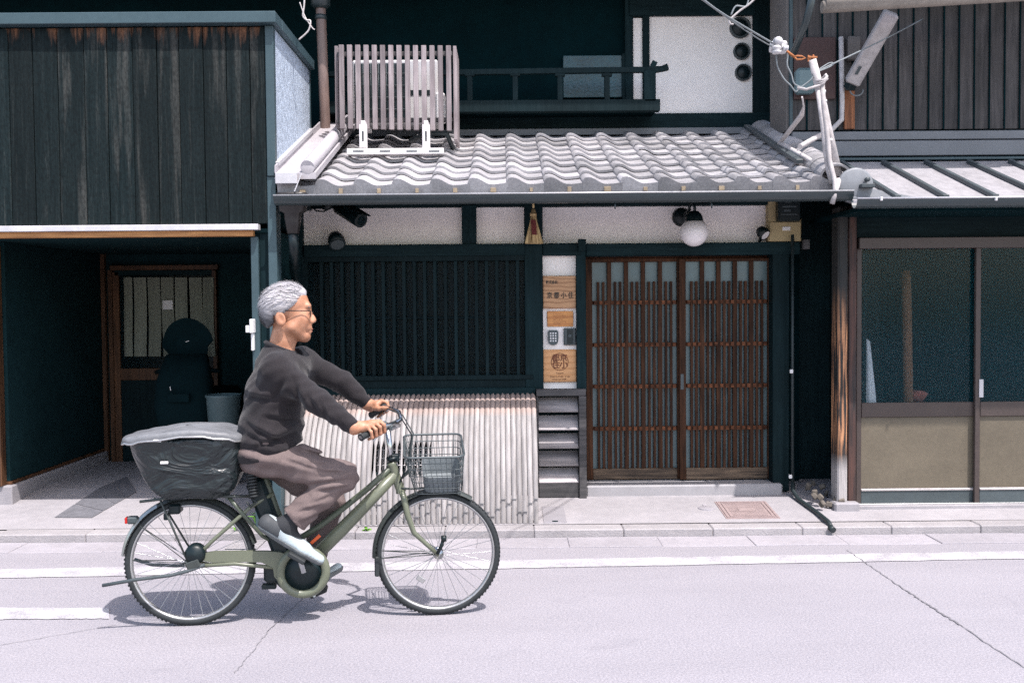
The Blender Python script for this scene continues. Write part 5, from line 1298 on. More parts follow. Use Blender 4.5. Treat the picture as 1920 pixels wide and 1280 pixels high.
bp('rack_stay', m, M['olivedark'], frame)
# battery behind the seat tube, motor
m = MB(); ax = (B(492, 900) - B(548, 1045)); L = ax.length; q = (B(482, 905) + B(528, 1035)) / 2
m.obox(q, (.045, .04, L / 2), .018, Matrix.Rotation(math.atan2(ax.x, ax.z), 3, 'Y')); bp('battery', m, M['blackplastic'])
m = MB(); m.lathe([(.001, -.05), (.06, -.05), (.075, -.035), (.075, .04), (.06, .05), (.001, .05)], B(545, 1075), 'Y', 24); m.obox(B(515, 1072), (.05, .04, .045), .015); m.obox(B(505, 1098), (.035, .02, .012), .004); bp('motor', m, M['blackplastic'])
# chain case: flat blade widening to a ring round the crank
m = MB(); w = -.062
ring_c = B(568, 1072, .06); Ro, Ri = .132, .088
pts_t = BB((376, 1038, .06), (400, 1034, .06), (450, 1033, .06), (500, 1033, .06), (525, 1035, .06)); pts_b = BB((376, 1050, .06), (400, 1054, .06), (450, 1053, .06), (490, 1054, .06), (512, 1064, .06))
for i in range(4):
    a, b_, c_, d_ = pts_t[i], pts_t[i + 1], pts_b[i + 1], pts_b[i]; m.prism([a, b_, c_, d_], (0, .022, 0))
m.prism([pts_t[-1], B(540, 1040, .06), B(530, 1100, .06), B(514, 1080, .06), pts_b[-1]], (0, .022, 0))
cc = bp('chain_case', m, M['olive'])
m = MB(); m.lathe([(Ri, .008), (Ri + .006, -.010), ((Ri + Ro) / 2, -.016), (Ro - .006, -.010), (Ro, .008)], ring_c, 'Y', 40); bp('case_ring', m, M['olive'], cc)
m = MB(); m.lathe([(.001, -.002), (Ri, -.002), (Ri, .01)], ring_c, 'Y', 36); bp('chainring_cover', m, M['blackplastic'], cc)
# cranks and pedals
pn_, pf_ = B(557, 1040, .13), B(590, 1118, -.13)
m = MB(); m.beam(B(570, 1074, .085), B(559, 1036, .095), .024, .014, .005, up=Vector((0, 1, 0))); m.tube([B(559, 1036, .08), B(557, 1036, .15)], .008, 8); bp('crank', m, M['steel'])
m = MB(); m.beam(B(573, 1076, -.085), B(589, 1116, -.095), .024, .014, .005, up=Vector((0, 1, 0))); m.tube([B(589, 1116, -.08), B(590, 1117, -.15)], .008, 8); bp('crank', m, M['steel'])
m = MB(); m.obox(B(557, 1043, .145), (.045, .045, .011), .005, Matrix.Rotation(R(32), 3, 'Y')); bp('pedal', m, M['blackrubber'])
m = MB(); m.obox(B(598, 1108, -.145), (.045, .045, .011), .005, Matrix.Rotation(R(-22), 3, 'Y')); bp('pedal', m, M['blackrubber'])
q = B(592, 1012, .036); m = MB(); m.beam(B(583, 1018, .034), B(600, 1003, .034), .016, .006, .002, up=Vector((0, 1, 0))); bp('sticker', m, M['orangelens'], frame)
# fork
m = MB()
for w in (-.052, .052): m.tube([B(752, 918, w * .6), B(758, 935, w), B(764, 965, w), B(776, 998, w), B(800, 1020, w), fc_ + Vector((0, -w, 0))], .012, 10, rr=[.015, .016, .015, .013, .011, .009])
m.tube([B(752, 920, -.04), B(752, 920, .04)], .017, 10); bp('fork', m, M['olive'])
m = MB(); m.tube(BB((820, 1038, .07), (828, 1022, .07), (832, 1008, .07)), .009, 8); m.tube(BB((832, 1014, .07), (832, 1004, .07)), .014, 8); bp('dynamo_lever', m, M['blackplastic'])
# steerer, bars
m = MB(); m.tube(BB((735, 868), (731, 840), (727, 806)), .0145, 12); st_ = bp('handlebar_stem', m, M['chrome'])
m = MB(); m.tube([B(736, 862), B(735, 856)], .03, 14); m.obox(B(741, 858), (.02, .02, .02), .006); bp('steering_lock', m, M['blackplastic'], st_)
gN0, gN1 = B(676, 820, .29), B(716, 800, .20)
gF0, gF1 = B(696, 778, -.29), B(722, 762, -.20)
m = MB(); hb = [gN0, gN1, B(741, 793, .12), B(748, 797, .05), B(727, 806, 0), B(752, 786, -.05), B(748, 772, -.12), gF1, gF0]
m.tube(hb, .011, 10); bar_ = bp('handlebar', m, M['chrome'])
m = MB(); m.tube([gN0, gN0.lerp(gN1, .08), gN1.lerp(gN0, .06), gN1], .016, 12, rr=[.019, .0165, .0165, .017]); bp('grip', m, M['blackrubber'], bar_)
m = MB(); m.tube([gF0, gF0.lerp(gF1, .08), gF1.lerp(gF0, .06), gF1], .016, 12, rr=[.019, .0165, .0165, .017]); bp('grip', m, M['blackrubber'], bar_)
m = MB(); m.tube([B(722, 800, .17), B(712, 812, .21), B(700, 826, .25)], .006, 8); bp('brake_lever', m, M['steel'], bar_)
m = MB(); m.tube([B(730, 766, -.17), B(722, 772, -.21), B(712, 782, -.25)], .006, 8); bp('brake_lever', m, M['steel'], bar_)
m = MB(); m.obox(B(726, 797, .14), (.028, .022, .012), .006, Matrix.Rotation(R(25), 3, 'Y')); bp('assist_switch', m, M['greyplastic'], bar_)
m = MB()
m.tube(BB((724, 797, .16), (752, 783, .1), (772, 815, .06), (768, 850, .03), (752, 900, .03)), .0035, 6); m.tube(BB((726, 765, -.15), (755, 778, -.08), (775, 812, -.02), (765, 880, .02), (748, 905, .02)), .0035, 6); bp('brake_cable', m, M['blackcable'], bar_)
# front basket of wire, leaning a little
bc = B(812, 858, 0)
KB = Matrix.Rotation(R(14), 3, 'X')
def bk(u, v, h): return bc + KB @ Vector((u, v, h))
sx0, sx1, hy = -.145, .148, .155
htop = .066
def rrect(u0, u1, v_, h, n=5, r_=.035):
    o = []
    for (cu_, cv, a) in ((u1 - r_, v_ - r_, 0), (u0 + r_, v_ - r_, 90), (u0 + r_, -v_ + r_, 180), (u1 - r_, -v_ + r_, 270)):
        for k in range(n + 1): t_ = R(a + 90 * k / n); o.append((cu_ + r_ * math.cos(t_), cv + r_ * math.sin(t_), h))
    return o
m = MB()
def loop(m, u0, u1, v_, h, r_): p = [bk(*q) for q in rrect(u0, u1, v_, h)]; m.tube(p + [p[0]], r_, 6, caps=False)
for h, k in ((.0, 0), (-.035, .15), (-.07, .32), (-.105, .5), (-.14, .68), (-.175, .85), (-.205, 1)):
    loop(m, sx0 + .05 * k, sx1 - .008 * k, hy - .03 * k, htop + h, .0024)
bot = rrect(sx0 + .05, sx1 - .008, hy - .03, htop - .205); topp = rrect(sx0, sx1, hy, htop)
for i in range(0, len(bot)): m.tube([bk(*topp[i]), bk(*bot[i])], .0017, 4)
for k in range(9):
    t_ = k / 8; 
    for s_ in (-1, 1): m.tube([bk(sx0 + .035 + (sx1 - sx0 - .07) * t_, s_ * hy, htop), bk(sx0 + .085 + (sx1 - sx0 - .12) * t_, s_ * (hy - .03), htop - .205)], .0016, 4)
    m.tube([bk(sx0 + .06 + (sx1 - sx0 - .08) * t_, -(hy - .03), htop - .205), bk(sx0 + .06 + (sx1 - sx0 - .08) * t_, hy - .03, htop - .205)], .0016, 4)
M['wire'] = mk('dark_grey_basket_wire', (.075, .09, .095), .4, .15, 20, bump=0, rnd=0, metal=.3)
fb = bp('front_basket', m, M['wire'])
m = MB(); loop(m, sx0, sx1, hy, htop, .0058); bp('basket_rim', m, M['wire'], fb)
m = MB(); pz = [bk(u, v, h) for u, v, h in rrect(sx0 + .09, sx1 - .014, hy - .028, htop - .118)]; pb = [bk(u, v, h) for u, v, h in rrect(sx0 + .10, sx1 - .018, hy - .036, htop - .202)]
m.loft([pb, pz], False, False); m.add(pb, [tuple(range(len(pb)))])
M['mesh'] = mk('grey_mesh_liner', (.16, .18, .19), .8, .25, 60, (1, 1, 3), bump=.3, rnd=0); bp('mesh_liner', m, M['mesh'], fb)
m = MB(); m.tube(BB((752, 915, .04), (770, 916, .04), (800, 914, .04)), .006, 6); m.tube(BB((752, 915, -.04), (770, 916, -.04), (800, 914, -.04)), .006, 6); m.tube(BB((742, 905, 0), (772, 880, 0)), .007, 6); bp('basket_bracket', m, M['fender'], fb)
# rear rack, light, stand, lock
m = MB()
for w in (-.07, .07): m.tube(BB((262, 940, w), (330, 932, w), (420, 930, w), (480, 930, w * .7)), .007, 8); m.tube([B(300, 936, w), rc_ + Vector((0, -w, .02))], .005, 8)
for k in range(4): m.tube([B(290 + 45 * k, 934, .07), B(290 + 45 * k, 934, -.07)], .006, 8)
bp('rear_rack', m, M['fender'])
q = B(249, 974, 0); m = MB(); m.obox(q, (.026, .022, .018), .008); tl = bp('rear_light', m, M['greyplastic']); m = MB(); m.obox(q + Vector((-.028, 0, 0)), (.006, .02, .015), .004); bp('lens', m, M['redlens'], tl)
m = MB(); m.tube([B(384, 1058, .07), B(352, 1070, .08), B(320, 1078, .085), B(255, 1086, .09), B(192, 1097, .09)], .0085, 8); m.tube([B(372, 1058, -.07), B(330, 1060, -.08), B(285, 1058, -.08), B(252, 1048, -.08)], .0085, 8)
m.tube([B(366, 1060, .075), B(366, 1060, -.075)], .011, 8); ks = bp('kickstand', m, M['wire'])
m = MB(); m.obox(B(362, 1058, .075), (.032, .01, .02), .006, Matrix.Rotation(R(-20), 3, 'Y')); bp('hinge_plate', m, M['fender'], ks)
m = MB(); m.obox(B(330, 952, .0), (.028, .04, .024), .008); m.obox(B(312, 968, .03), (.012, .012, .016), .004); bp('wheel_lock', m, M['blackplastic'])
m = MB(); m.lathe([(.001, -.04), (.035, -.035), (.05, -.02), (.05, .02), (.001, .03)], B(367, 1037, .045), 'Y', 16); bp('gear_hub_guard', m, M['blackplastic'])
m = MB()
for k in range(60):
    pass
cab = [B(468 + 8 * math.cos(k * 1.05) + k * .12, 866 + k * .95, .10 + .03 * math.sin(k * 1.05)) for k in range(70)]
m.tube(cab, .0055, 6); m.tube([cab[-1], B(482, 942, .1), B(470, 950, .1), B(462, 940, .1)], .006, 6); bp('cable_lock', m, M['blackrubber'])
# saddle
m = MB(); S0 = B(500, 868)
for_r = []
for (u, hw, zt_, zb_) in ((-.125, .02, .01, -.02), (-.115, .085, .028, -.035), (-.06, .11, .032, -.045), (.0, .085, .024, -.04), (.07, .045, .02, -.035), (.13, .028, .016, -.03), (.145, .012, .008, -.02)):
    for_r.append([S0 + Vector((u, hw * math.cos(t_), (zt_ if math.sin(t_) > 0 else -zb_) * math.sin(t_))) for t_ in [2 * math.pi * k / 18 for k in range(18)]])
m.loft(for_r); bp('saddle', m, M['blackplastic']); m = MB(); m.tube(BB((493, 885), (497, 902)), .0135, 10); bp('seat_post', m, M['chrome'])
# rear basket in its black cover with silver lid
def sq(c, hu, hv, n=40, e=.55):
    o = []
    for k in range(n):
        t_ = 2 * math.pi * k / n; a, b_ = math.cos(t_), math.sin(t_); o.append((math.copysign(abs(a) ** e, a) * hu, math.copysign(abs(b_) ** e, b_) * hv))
    return o
rows_ = [(938, 318, 418, .11), (926, 288, 436, .13), (902, 268, 446, .145), (876, 254, 452, .155), (850, 242, 455, .168), (828, 233, 457, .18), (815, 229, 457, .185)]
rings = []
rg = random.Random(3)
for (py, x0, x1, hv) in rows_:
    a, b_ = B(x0, py, hv * .8), B(x1, py, hv * .8); cu2 = (a.x + b_.x) / 2; hu = (b_.x - a.x) / 2; z = (a.z + b_.z) / 2; rgn = []
    for k, (u, v) in enumerate(sq(None, hu, hv, 40, .42)):
        f = 1 + .045 * math.sin(5.3 * u / hu * 1.3 + z * 40) * math.cos(3 * v / hv + z * 23) + rg.uniform(-.012, .012)
        rgn.append(Vector((cu2 + u * f, v * f, z + .006 * math.sin(k * .9 + z * 30))))
    rings.append(rgn)
m = MB(); m.loft(rings)
M['cover'] = None
t = NT('black_waterproof_cover'); t.set(.34, 0, .5); v = t.coord((3, 3, 5), obj=True); g_ = t.noise(v, 1.6, 3, .5, 1.5); t.b.inputs[0].default_value = (.012, .018, .020, 1); t.bump(g_, .9, .06); M['cover'] = t.m
rb = bp('rear_basket', m, M['cover'])
dd = rb.modifiers.new('subdivision', 'SUBSURF'); dd.levels = 1; dd.render_levels = 2
def lid_fn():
    rg_ = []
    for (f, py, dz) in ((1.02, 822, 0), (1.03, 816, 0), (1.0, 810, 0), (.90, 809, 0), (.7, 809, 0), (.4, 808, 0), (.05, 808, 0)):
        a, b_ = B(222, py, .15), B(458, py, .15); cu2 = (a.x + b_.x) / 2; hu = (b_.x - a.x) / 2; z = (a.z + b_.z) / 2; r1 = []
        for k, (u, v) in enumerate(sq(None, hu * f, .19 * f)):
            dz_ = .012 * math.sin(3.1 * u / hu + 1.2) - (.012 * max(0, (-u / hu - .55)) / .45 + .012 * max(0, (u / hu - .6)) / .4) + .004 * math.sin(k * 1.9)
            r1.append(Vector((cu2 + u, v, z + dz_)))
        rg_.append(r1)
    return rg_
L_ = lid_fn(); m = MB(); m.loft(L_, False)
M['lid'] = mk('silver_grey_cover_cloth', (.135, .14, .15), .5, .22, 5, bump=.25, bscale=18, rnd=0, bdist=.02)
li = bp('basket_lid', m, M['lid'], rb); dd = li.modifiers.new('subdivision', 'SUBSURF'); dd.levels = 1; dd.render_levels = 2
m = MB(); m.tube(L_[0] + [L_[0][0]], .005, 6, caps=False); bp('lid_piping', m, M['rim'], rb)
for (px, py) in ((295, 826), (308, 867)):
    q = B(px, py, .19 if py < 840 else .178); m = MB(); m.obox(q, (.018, .004, .006), .003); bp('reflective_tab', m, M['whiteplastic'], rb)

# ================================================================== RIDER
class SDF:
    def __init__(s): s.p = []
    def add(s, fn, k=.02, sub=False): s.p.append((fn, k, sub)); return s
    def cap(s, a, b, ra, rb=None, k=.02, sv=1.0, sub=False):
        a = np.array(a, np.float32); b = np.array(b, np.float32); rb = ra if rb is None else rb; a_ = a.copy(); b_ = b.copy(); a_[1] *= sv; b_[1] *= sv; ab = b_ - a_; L2 = float(ab @ ab) + 1e-9
        def fn(P_):
            q = P_ if sv == 1 else P_ * np.array((1, sv, 1), np.float32)
            h = np.clip(((q - a_) @ ab) / L2, 0, 1); d = q - a_ - h[:, None] * ab
            return (np.sqrt((d * d).sum(1)) - (ra + (rb - ra) * h)) * (1 if sv >= 1 else 1)
        return s.add(fn, k, sub)
    def ell(s, c, r, k=.02, rot=None, sub=False):
        c = np.array(c, np.float32); r = np.array(r, np.float32); Rm = None if rot is None else np.array(Matrix.Rotation(rot, 3, 'Y').transposed(), np.float32)
        def fn(P_):
            q = P_ - c
            if Rm is not None: q = q @ Rm.T
            q0 = np.sqrt(((q / r) ** 2).sum(1)); q1 = np.sqrt(((q / (r * r)) ** 2).sum(1)) + 1e-6
            return q0 * (q0 - 1) / q1
        return s.add(fn, k, sub)
    def __call__(s, P_):
        d = None
        for fn, k, sub in s.p:
            e = fn(P_)
            if d is None: d = e; continue
            if sub:
                h = np.clip(.5 - .5 * (d + e) / k, 0, 1); d = d * (1 - h) - e * h + k * h * (1 - h)
            else:
                h = np.clip(.5 + .5 * (d - e) / k, 0, 1); d = e * (1 - h) * 0 + d * (1 - h) + e * h - k * h * (1 - h)
        return d
def surfnet(f, lo, hi, h):
    lo = np.array(lo, np.float32); n = np.ceil((np.array(hi) - lo) / h).astype(int); bs = 8; nb = -(-n // bs); n = nb * bs
    D = np.empty(n, np.float32)
    bi = np.stack(np.meshgrid(*[np.arange(k) for k in nb], indexing='ij'), -1).reshape(-1, 3)
    dc = f((lo + (bi * bs + (bs - 1) / 2) * h).astype(np.float32)); act = np.abs(dc) < bs * h * .87 * 1.7 + .03
    sgn = np.where(dc > 0, 1, -1).astype(np.float32)
    D.reshape(nb[0], bs, nb[1], bs, nb[2], bs)[:] = sgn.reshape(nb[0], 1, nb[1], 1, nb[2], 1)
    ix = np.stack(np.meshgrid(*[np.arange(bs)] * 3, indexing='ij'), -1).reshape(-1, 3)
    ab = bi[act]
    for c in range(0, len(ab), 400):
        g = (ab[c:c + 400, None, :] * bs + ix[None]).reshape(-1, 3); D[g[:, 0], g[:, 1], g[:, 2]] = f((lo + g * h).astype(np.float32))
    S = D < 0
    cnt = np.zeros(n - 1, np.int8); cs = [(i, j, k) for i in (0, 1) for j in (0, 1) for k in (0, 1)]
    for (i, j, k) in cs: cnt += S[i:n[0] - 1 + i, j:n[1] - 1 + j, k:n[2] - 1 + k]
    C = np.argwhere((cnt > 0) & (cnt < 8)); val = np.stack([D[C[:, 0] + i, C[:, 1] + j, C[:, 2] + k] for (i, j, k) in cs], 1)
    acc = np.zeros((len(C), 3)); num = np.zeros(len(C)); ca = np.array(cs, float)
    for a in range(8):
        for b in range(a + 1, 8):
            if abs(ca[a] - ca[b]).sum() != 1: continue
            va, vb = val[:, a], val[:, b]; m = (va < 0) != (vb < 0); t = np.where(m, va / np.where(m, va - vb, 1), 0)
            acc[m] += (ca[a] + (ca[b] - ca[a]) * t[:, None])[m]; num[m] += 1
    V = lo + (C + acc / num[:, None]) * h
    idx = -np.ones(n, np.int32); idx[C[:, 0], C[:, 1], C[:, 2]] = np.arange(len(C)); Fs = []
    for ax in range(3):
        sh = [slice(None)] * 3; s2 = [slice(None)] * 3; sh[ax] = slice(0, -1); s2[ax] = slice(1, None)
        A_, B_ = S[tuple(sh)], S[tuple(s2)]; E = np.argwhere(A_ != B_); E = E[(E > 0).all(1)]
        u, v = (ax + 1) % 3, (ax + 2) % 3; du = np.eye(3, dtype=int)[u]; dv = np.eye(3, dtype=int)[v]
        q = np.stack([idx[tuple((E - o).T)] for o in (du + dv, dv, 0 * du, du)], 1); ok = (q >= 0).all(1)
        ins = A_[tuple(E.T)]; q = np.where(ins[:, None], q, q[:, ::-1]); Fs.append(q[ok])
    return V, np.concatenate(Fs)
def net(name, f, lo, hi, h, mat, parent, smooth=0):
    V, Fq = surfnet(f, lo, hi, h)
    me = bpy.data.meshes.new(name); me.from_pydata(V.tolist(), [], Fq.tolist()); me.polygons.foreach_set('use_smooth', [True] * len(me.polygons)); me.materials.append(mat); me.update()
    o = bpy.data.objects.new(name, me); link(o, parent); WL[o.name] = Vector((0, 0, 0)); return o
px_ = 1 / 378.0
man = thing('person', 'grey haired man in glasses, dark sweater and taupe trousers riding the olive bicycle', 'person', O); man.rotation_euler = (0, 0, ANG)
J = dict(pel=B(494, 846), bel=B(509, 800), che=B(519, 735), upc=B(526, 690), nkb=B(524, 668), nkt=B(534, 628),
         sR=B(519, 694, .16), eR=B(598, 753, .235), wR=B(664, 802, .27), sL=B(566, 680, -.165), eL=B(642, 716, -.25), wL=B(688, 757, -.26),
         hR=B(492, 850, .09), kR=B(644, 893, .11), aR=B(536, 986, .115), hL=B(500, 850, -.09), kL=B(620, 940, -.10), aL=B(584, 1062, -.13))
hc = B(536, 582)
def head(s):
    s.ell(B(533, 574), (41 * px_, 32.5 * px_, 37 * px_), .01)
    s.ell(B(558, 568), (20 * px_, 27 * px_, 24 * px_), .02)
    s.ell(B(559, 600), (24 * px_, 25 * px_, 34 * px_), .02)
    s.cap(B(548, 613, .05), B(569, 629, .014), 13 * px_, 11 * px_, .02); s.cap(B(548, 613, -.05), B(569, 629, -.014), 13 * px_, 11 * px_, .02)
    s.ell(B(572, 631), (9.5 * px_, 12 * px_, 9 * px_), .015)
    s.cap(B(577, 574, .036), B(577, 574, -.036), 6.5 * px_, None, .012)
    s.cap(B(579, 580), B(588, 600), 4.2 * px_, 5.2 * px_, .01)
    for w in (-.013, .013): s.ell(B(584, 603, w), (5 * px_, 4 * px_, 4 * px_), .008)
    for w in (-.040, .040): s.ell(B(565, 600, w), (12 * px_, 10 * px_, 15 * px_), .03)
    for w in (-.034, .034): s.ell(B(587, 586, w), (7 * px_, 10 * px_, 7 * px_), .016, sub=True)
    for w in (-.033, .033): s.ell(B(574, 586, w), (6.5 * px_, 6.5 * px_, 6 * px_), .004)
    for w in (-1, 1): s.cap(B(580, 606, w * .026), B(574, 622, w * .034), 1.6 * px_, None, .006, sub=True)
    s.ell(B(578, 614), (7 * px_, 15 * px_, 9 * px_), .012)
    s.cap(B(582, 615.5, .018), B(582, 615.5, -.018), 3.1 * px_, None, .004); s.cap(B(581, 622, .016), B(581, 622, -.016), 3.3 * px_, None, .004)
    for w in (-1, 1):
        s.ell(B(526, 598, w * .093), (9.5 * px_, 4 * px_, 14 * px_), .008, R(-14)); s.ell(B(528, 597, w * .104), (5 * px_, 3.2 * px_, 8 * px_), .006, R(-14), sub=True)
    s.cap(J['nkb'], B(536, 618), 24 * px_, 24 * px_, .025, sv=1.05)
def hand(s, g0, g1, wrist, side):
    g0, g1, wrist = Vector(g0), Vector(g1), Vector(wrist); a = (g1 - g0).normalized(); out = Vector((0, -side, 0)); out = (out - a * out.dot(a)).normalized(); up = a.cross(out); 
    if up.z < 0: up = -up
    def pt(t, ang, r_): return g0.lerp(g1, t) + (out * math.cos(R(ang)) + up * math.sin(R(ang))) * r_
    # palm on top of the grip, a little to the outside
    for t in (.28, .45, .62, .78): s.cap(pt(t, 112, .034), pt(t + .06, 62, .037), .0135, .0125, .012)
    s.cap(wrist, pt(.36, 95, .036), .027, .019, .02, sv=1.0); s.cap(wrist, pt(.66, 92, .036), .025, .017, .02)
    for i, (t, l_) in enumerate(((.86, .97), (.66, 1.0), (.46, .96), (.27, .84))):
        r_ = (.0093, .0096, .0092, .0082)[i]; t2 = t + .05
        A_ = [pt(t2, 62, .037), pt(t2 + .02, 12, .036 * l_ + .001), pt(t2 + .02, -48, .031), pt(t2 + .01, -108, .027)]
        for p, q in zip(A_, A_[1:]): s.cap(p, q, r_, r_ * .93, .0045)
    T_ = [pt(.62, 135, .034), pt(.92, 160, .034), pt(1.12, 178, .028), pt(1.26, 205, .026)]
    for p, q, r_ in zip(T_, T_[1:], (.0135, .011, .0098)): s.cap(p, q, r_, r_ * .92, .008)
def skel(s, g=0.0, arms=True, legs=True):
    s.cap(J['pel'], J['bel'], .125 + g, .125 + g, .05, sv=.80); s.cap(J['bel'], J['che'], .13 + g, .135 + g, .05, sv=.76); s.cap(J['che'], J['upc'], .132 + g, .095 + g, .05, sv=.76)
    s.cap(J['sR'], J['sL'], .072 + g, .072 + g, .06)
sb = SDF(); skel(sb, -.014); head(sb)
for sd in 'RL':
    s_, e_, w_ = J['s' + sd], J['e' + sd], J['w' + sd]
    sb.cap(s_, e_, .044, .036, .03); sb.cap(e_, e_.lerp(w_, .75), .035, .026, .015); sb.cap(e_.lerp(w_, .75), w_, .026, .027, .015)
    sb.cap(J['h' + sd], J['k' + sd], .066, .045, .03); sb.cap(J['k' + sd], J['k' + sd].lerp(J['a' + sd], .35), .043, .043, .03); sb.cap(J['k' + sd].lerp(J['a' + sd], .35), J['a' + sd], .042, .028, .03)
sb.cap(J['aR'], B(560, 1016, .115), .026, .02, .02); sb.cap(J['aL'], B(610, 1078, -.13), .026, .02, .02)
hand(sb, gN0, gN1, J['wR'], 1); hand(sb, gF0, gF1, J['wL'], -1)
t = NT('tanned_skin'); t.set(.5, 0, .4); v = t.coord((1, 1, 1), rnd=False, obj=True); n1 = t.noise(v, 22, 4)
t.l(t.ramp(n1, [(.3, (.30, .135, .075)), (.7, (.47, .24, .15))]), t.b.inputs[0]); t.b.inputs['Subsurface Weight'].default_value = .12; t.b.inputs['Subsurface Radius'].default_value = (.02, .008, .004); t.bump(t.noise(v, 140, 2), .15, .002); M['skin'] = t.m
body = net('body', sb, (-.05 + min(J['pel'].x, 0), -.48, .0), (1.22, .48, 1.62), .0055, M['skin'], man)
def creases(P_, segs):
    out = np.zeros(len(P_), np.float32); near_ = P_[:, 1] < .03
    for (x0, y0, x1, y1, w_, dep) in segs:
        a = B(x0, y0, .12); b = B(x1, y1, .12); a = np.array((a.x, a.z), np.float32); b = np.array((b.x, b.z), np.float32); ab = b - a
        q = P_[:, (0, 2)] - a; h = np.clip((q @ ab) / (ab @ ab), 0, 1); c = q - h[:, None] * ab; side = (c[:, 0] * -ab[1] + c[:, 1] * ab[0]) / np.sqrt(ab @ ab)
        s_ = np.where((h <= 0) | (h >= 1), np.sqrt((c * c).sum(1)), side); tp = np.sin(np.pi * np.clip(h, .04, .96)) ** .6
        out += dep * tp * (np.exp(-(s_ / w_) ** 2) - .65 * np.exp(-((s_ - 2.0 * w_) / (1.3 * w_)) ** 2)) * near_
    return out
TCR = [(548, 838, 640, 866, .010, .010), (560, 860, 648, 876, .009, .009), (535, 858, 600, 878, .010, .010), (585, 905, 650, 896, .009, .012), (592, 920, 655, 908, .008, .010), (556, 958, 602, 944, .008, .008), (566, 976, 612, 958, .008, .009), (600, 880, 655, 884, .008, .009), (585, 940, 625, 925, .008, .007), (520, 842, 560, 832, .010, .010)]
SCR = [(462, 742, 520, 748, .012, .011), (458, 790, 540, 832, .012, .012), (475, 838, 560, 806, .012, .012), (500, 780, 566, 790, .011, .009), (470, 815, 520, 836, .010, .010), (584, 738, 606, 772, .009, .009), (604, 748, 622, 786, .008, .007), (556, 706, 572, 768, .012, .014), (545, 700, 520, 740, .012, .008), (625, 775, 640, 800, .007, .005), (645, 785, 655, 806, .006, .004)]
# sweater
def folds(P_, f, k1, k2, ph): return np.sin((P_ @ np.array(k1, np.float32)) + 2.2 * np.sin(P_ @ np.array(k2, np.float32) + ph) + ph)
ss = SDF(); skel(ss, .006)
for sd in 'RL':
    s_, e_, w_ = J['s' + sd], J['e' + sd], J['w' + sd]
    ss.cap(s_, e_, .068, .058, .045); ss.cap(e_, e_.lerp(w_, .5), .058, .047, .02); ss.cap(e_.lerp(w_, .5), e_.lerp(w_, .90), .047, .038, .02)
ss.cap(B(516, 682), B(523, 656), .094, .072, .035)
ss.cap(J['pel'] + Vector((.02, 0, .0)), J['bel'], .142, .14, .05, sv=.80)
hemz = B(500, 862).z; hz2 = B(570, 822).z; hx1, hx2 = B(460, 862).x, B(575, 818).x
nkc = np.array(B(527, 656), np.float32)
def sweater(P_):
    d = ss(P_)
    wst = np.clip((B(500, 770).z - P_[:, 2]) * 7, 0, 1)
    d = d + (.0012 + .0045 * wst) * folds(P_, 1, (16, 6, 74), (9, 11, 6), .7) + .0014 * folds(P_, 1, (-62, 30, 80), (12, 22, 13), 2.1)
    d = d + creases(P_, SCR)
    hem = hemz + (hz2 - hemz) * np.clip((P_[:, 0] - hx1) / (hx2 - hx1), 0, 1) ** 1.5; d = np.maximum(d, (hem - P_[:, 2]) * .9)
    q = P_ - nkc; r_ = np.sqrt((q[:, 0] * .9 + q[:, 2] * .30) ** 2 + q[:, 1] ** 2); return np.maximum(d, (q[:, 2] + q[:, 0] * .42 - .012) * .9 - np.maximum(0, r_ - .085) * 3)
t = NT('charcoal_knit_sweater'); t.set(.9, 0, .2); v = t.coord((1, 1, 1), rnd=False, obj=True); n1 = t.noise(v, 9, 4); n2 = t.noise(v, 320, 2)
k = t.ramp(n1, [(.3, (.011, .0095, .0108)), (.7, (.021, .018, .0205))]); k = t.mix(.4, k, t.ramp(n2, [(.35, (.006, .0055, .006)), (.65, (.036, .031, .035))])); t.l(k, t.b.inputs[0]); t.bump(n2, .5, .003); t.b.inputs['Sheen Weight'].default_value = .12; M['sweater'] = t.m
swt = net('sweater', sweater, (-.1 + min(J['pel'].x - .15, 0), -.42, .55), (1.05, .42, 1.45), .0065, M['sweater'], man)
# neckband
m = MB(); nb_ = []
for k in range(28):
    a = 2 * math.pi * k / 28; nb_.append(Vector((nkc[0] - .004 + .069 * math.cos(a), .070 * math.sin(a), nkc[2] + .012 - .028 * math.cos(a))))
m.tube(nb_ + [nb_[0]], .011, 8, caps=False); bp('neckband', m, M['sweater'], swt)
# trousers
sp = SDF(); sp.cap(J['pel'], J['pel'] + Vector((.0, 0, .06)), .132, .128, .04, sv=.80)
for sd, hem_r in (('R', .070), ('L', .060)):
    h_, k_, a_ = J['h' + sd], J['k' + sd], J['a' + sd]; end = k_.lerp(a_, .84)
    sp.cap(h_, h_.lerp(k_, .5), .094, .080, .04); sp.cap(h_.lerp(k_, .5), k_, .080, .066, .04); sp.cap(k_, k_.lerp(a_, .4), .066, .065, .035, sv=1.1); sp.cap(k_.lerp(a_, .4), end, .065, hem_r, .02, sv=1.1)
def cutters(sd):
    h_, k_, a_ = J['h' + sd], J['k' + sd], J['a' + sd]; d = (a_ - k_).normalized(); return np.array(k_.lerp(a_, .86), np.float32), np.array(d, np.float32)
cR, dR = cutters('R'); cL, dL = cutters('L')
kRn = np.array(J['kR'], np.float32); hRn = np.array(J['hR'], np.float32)
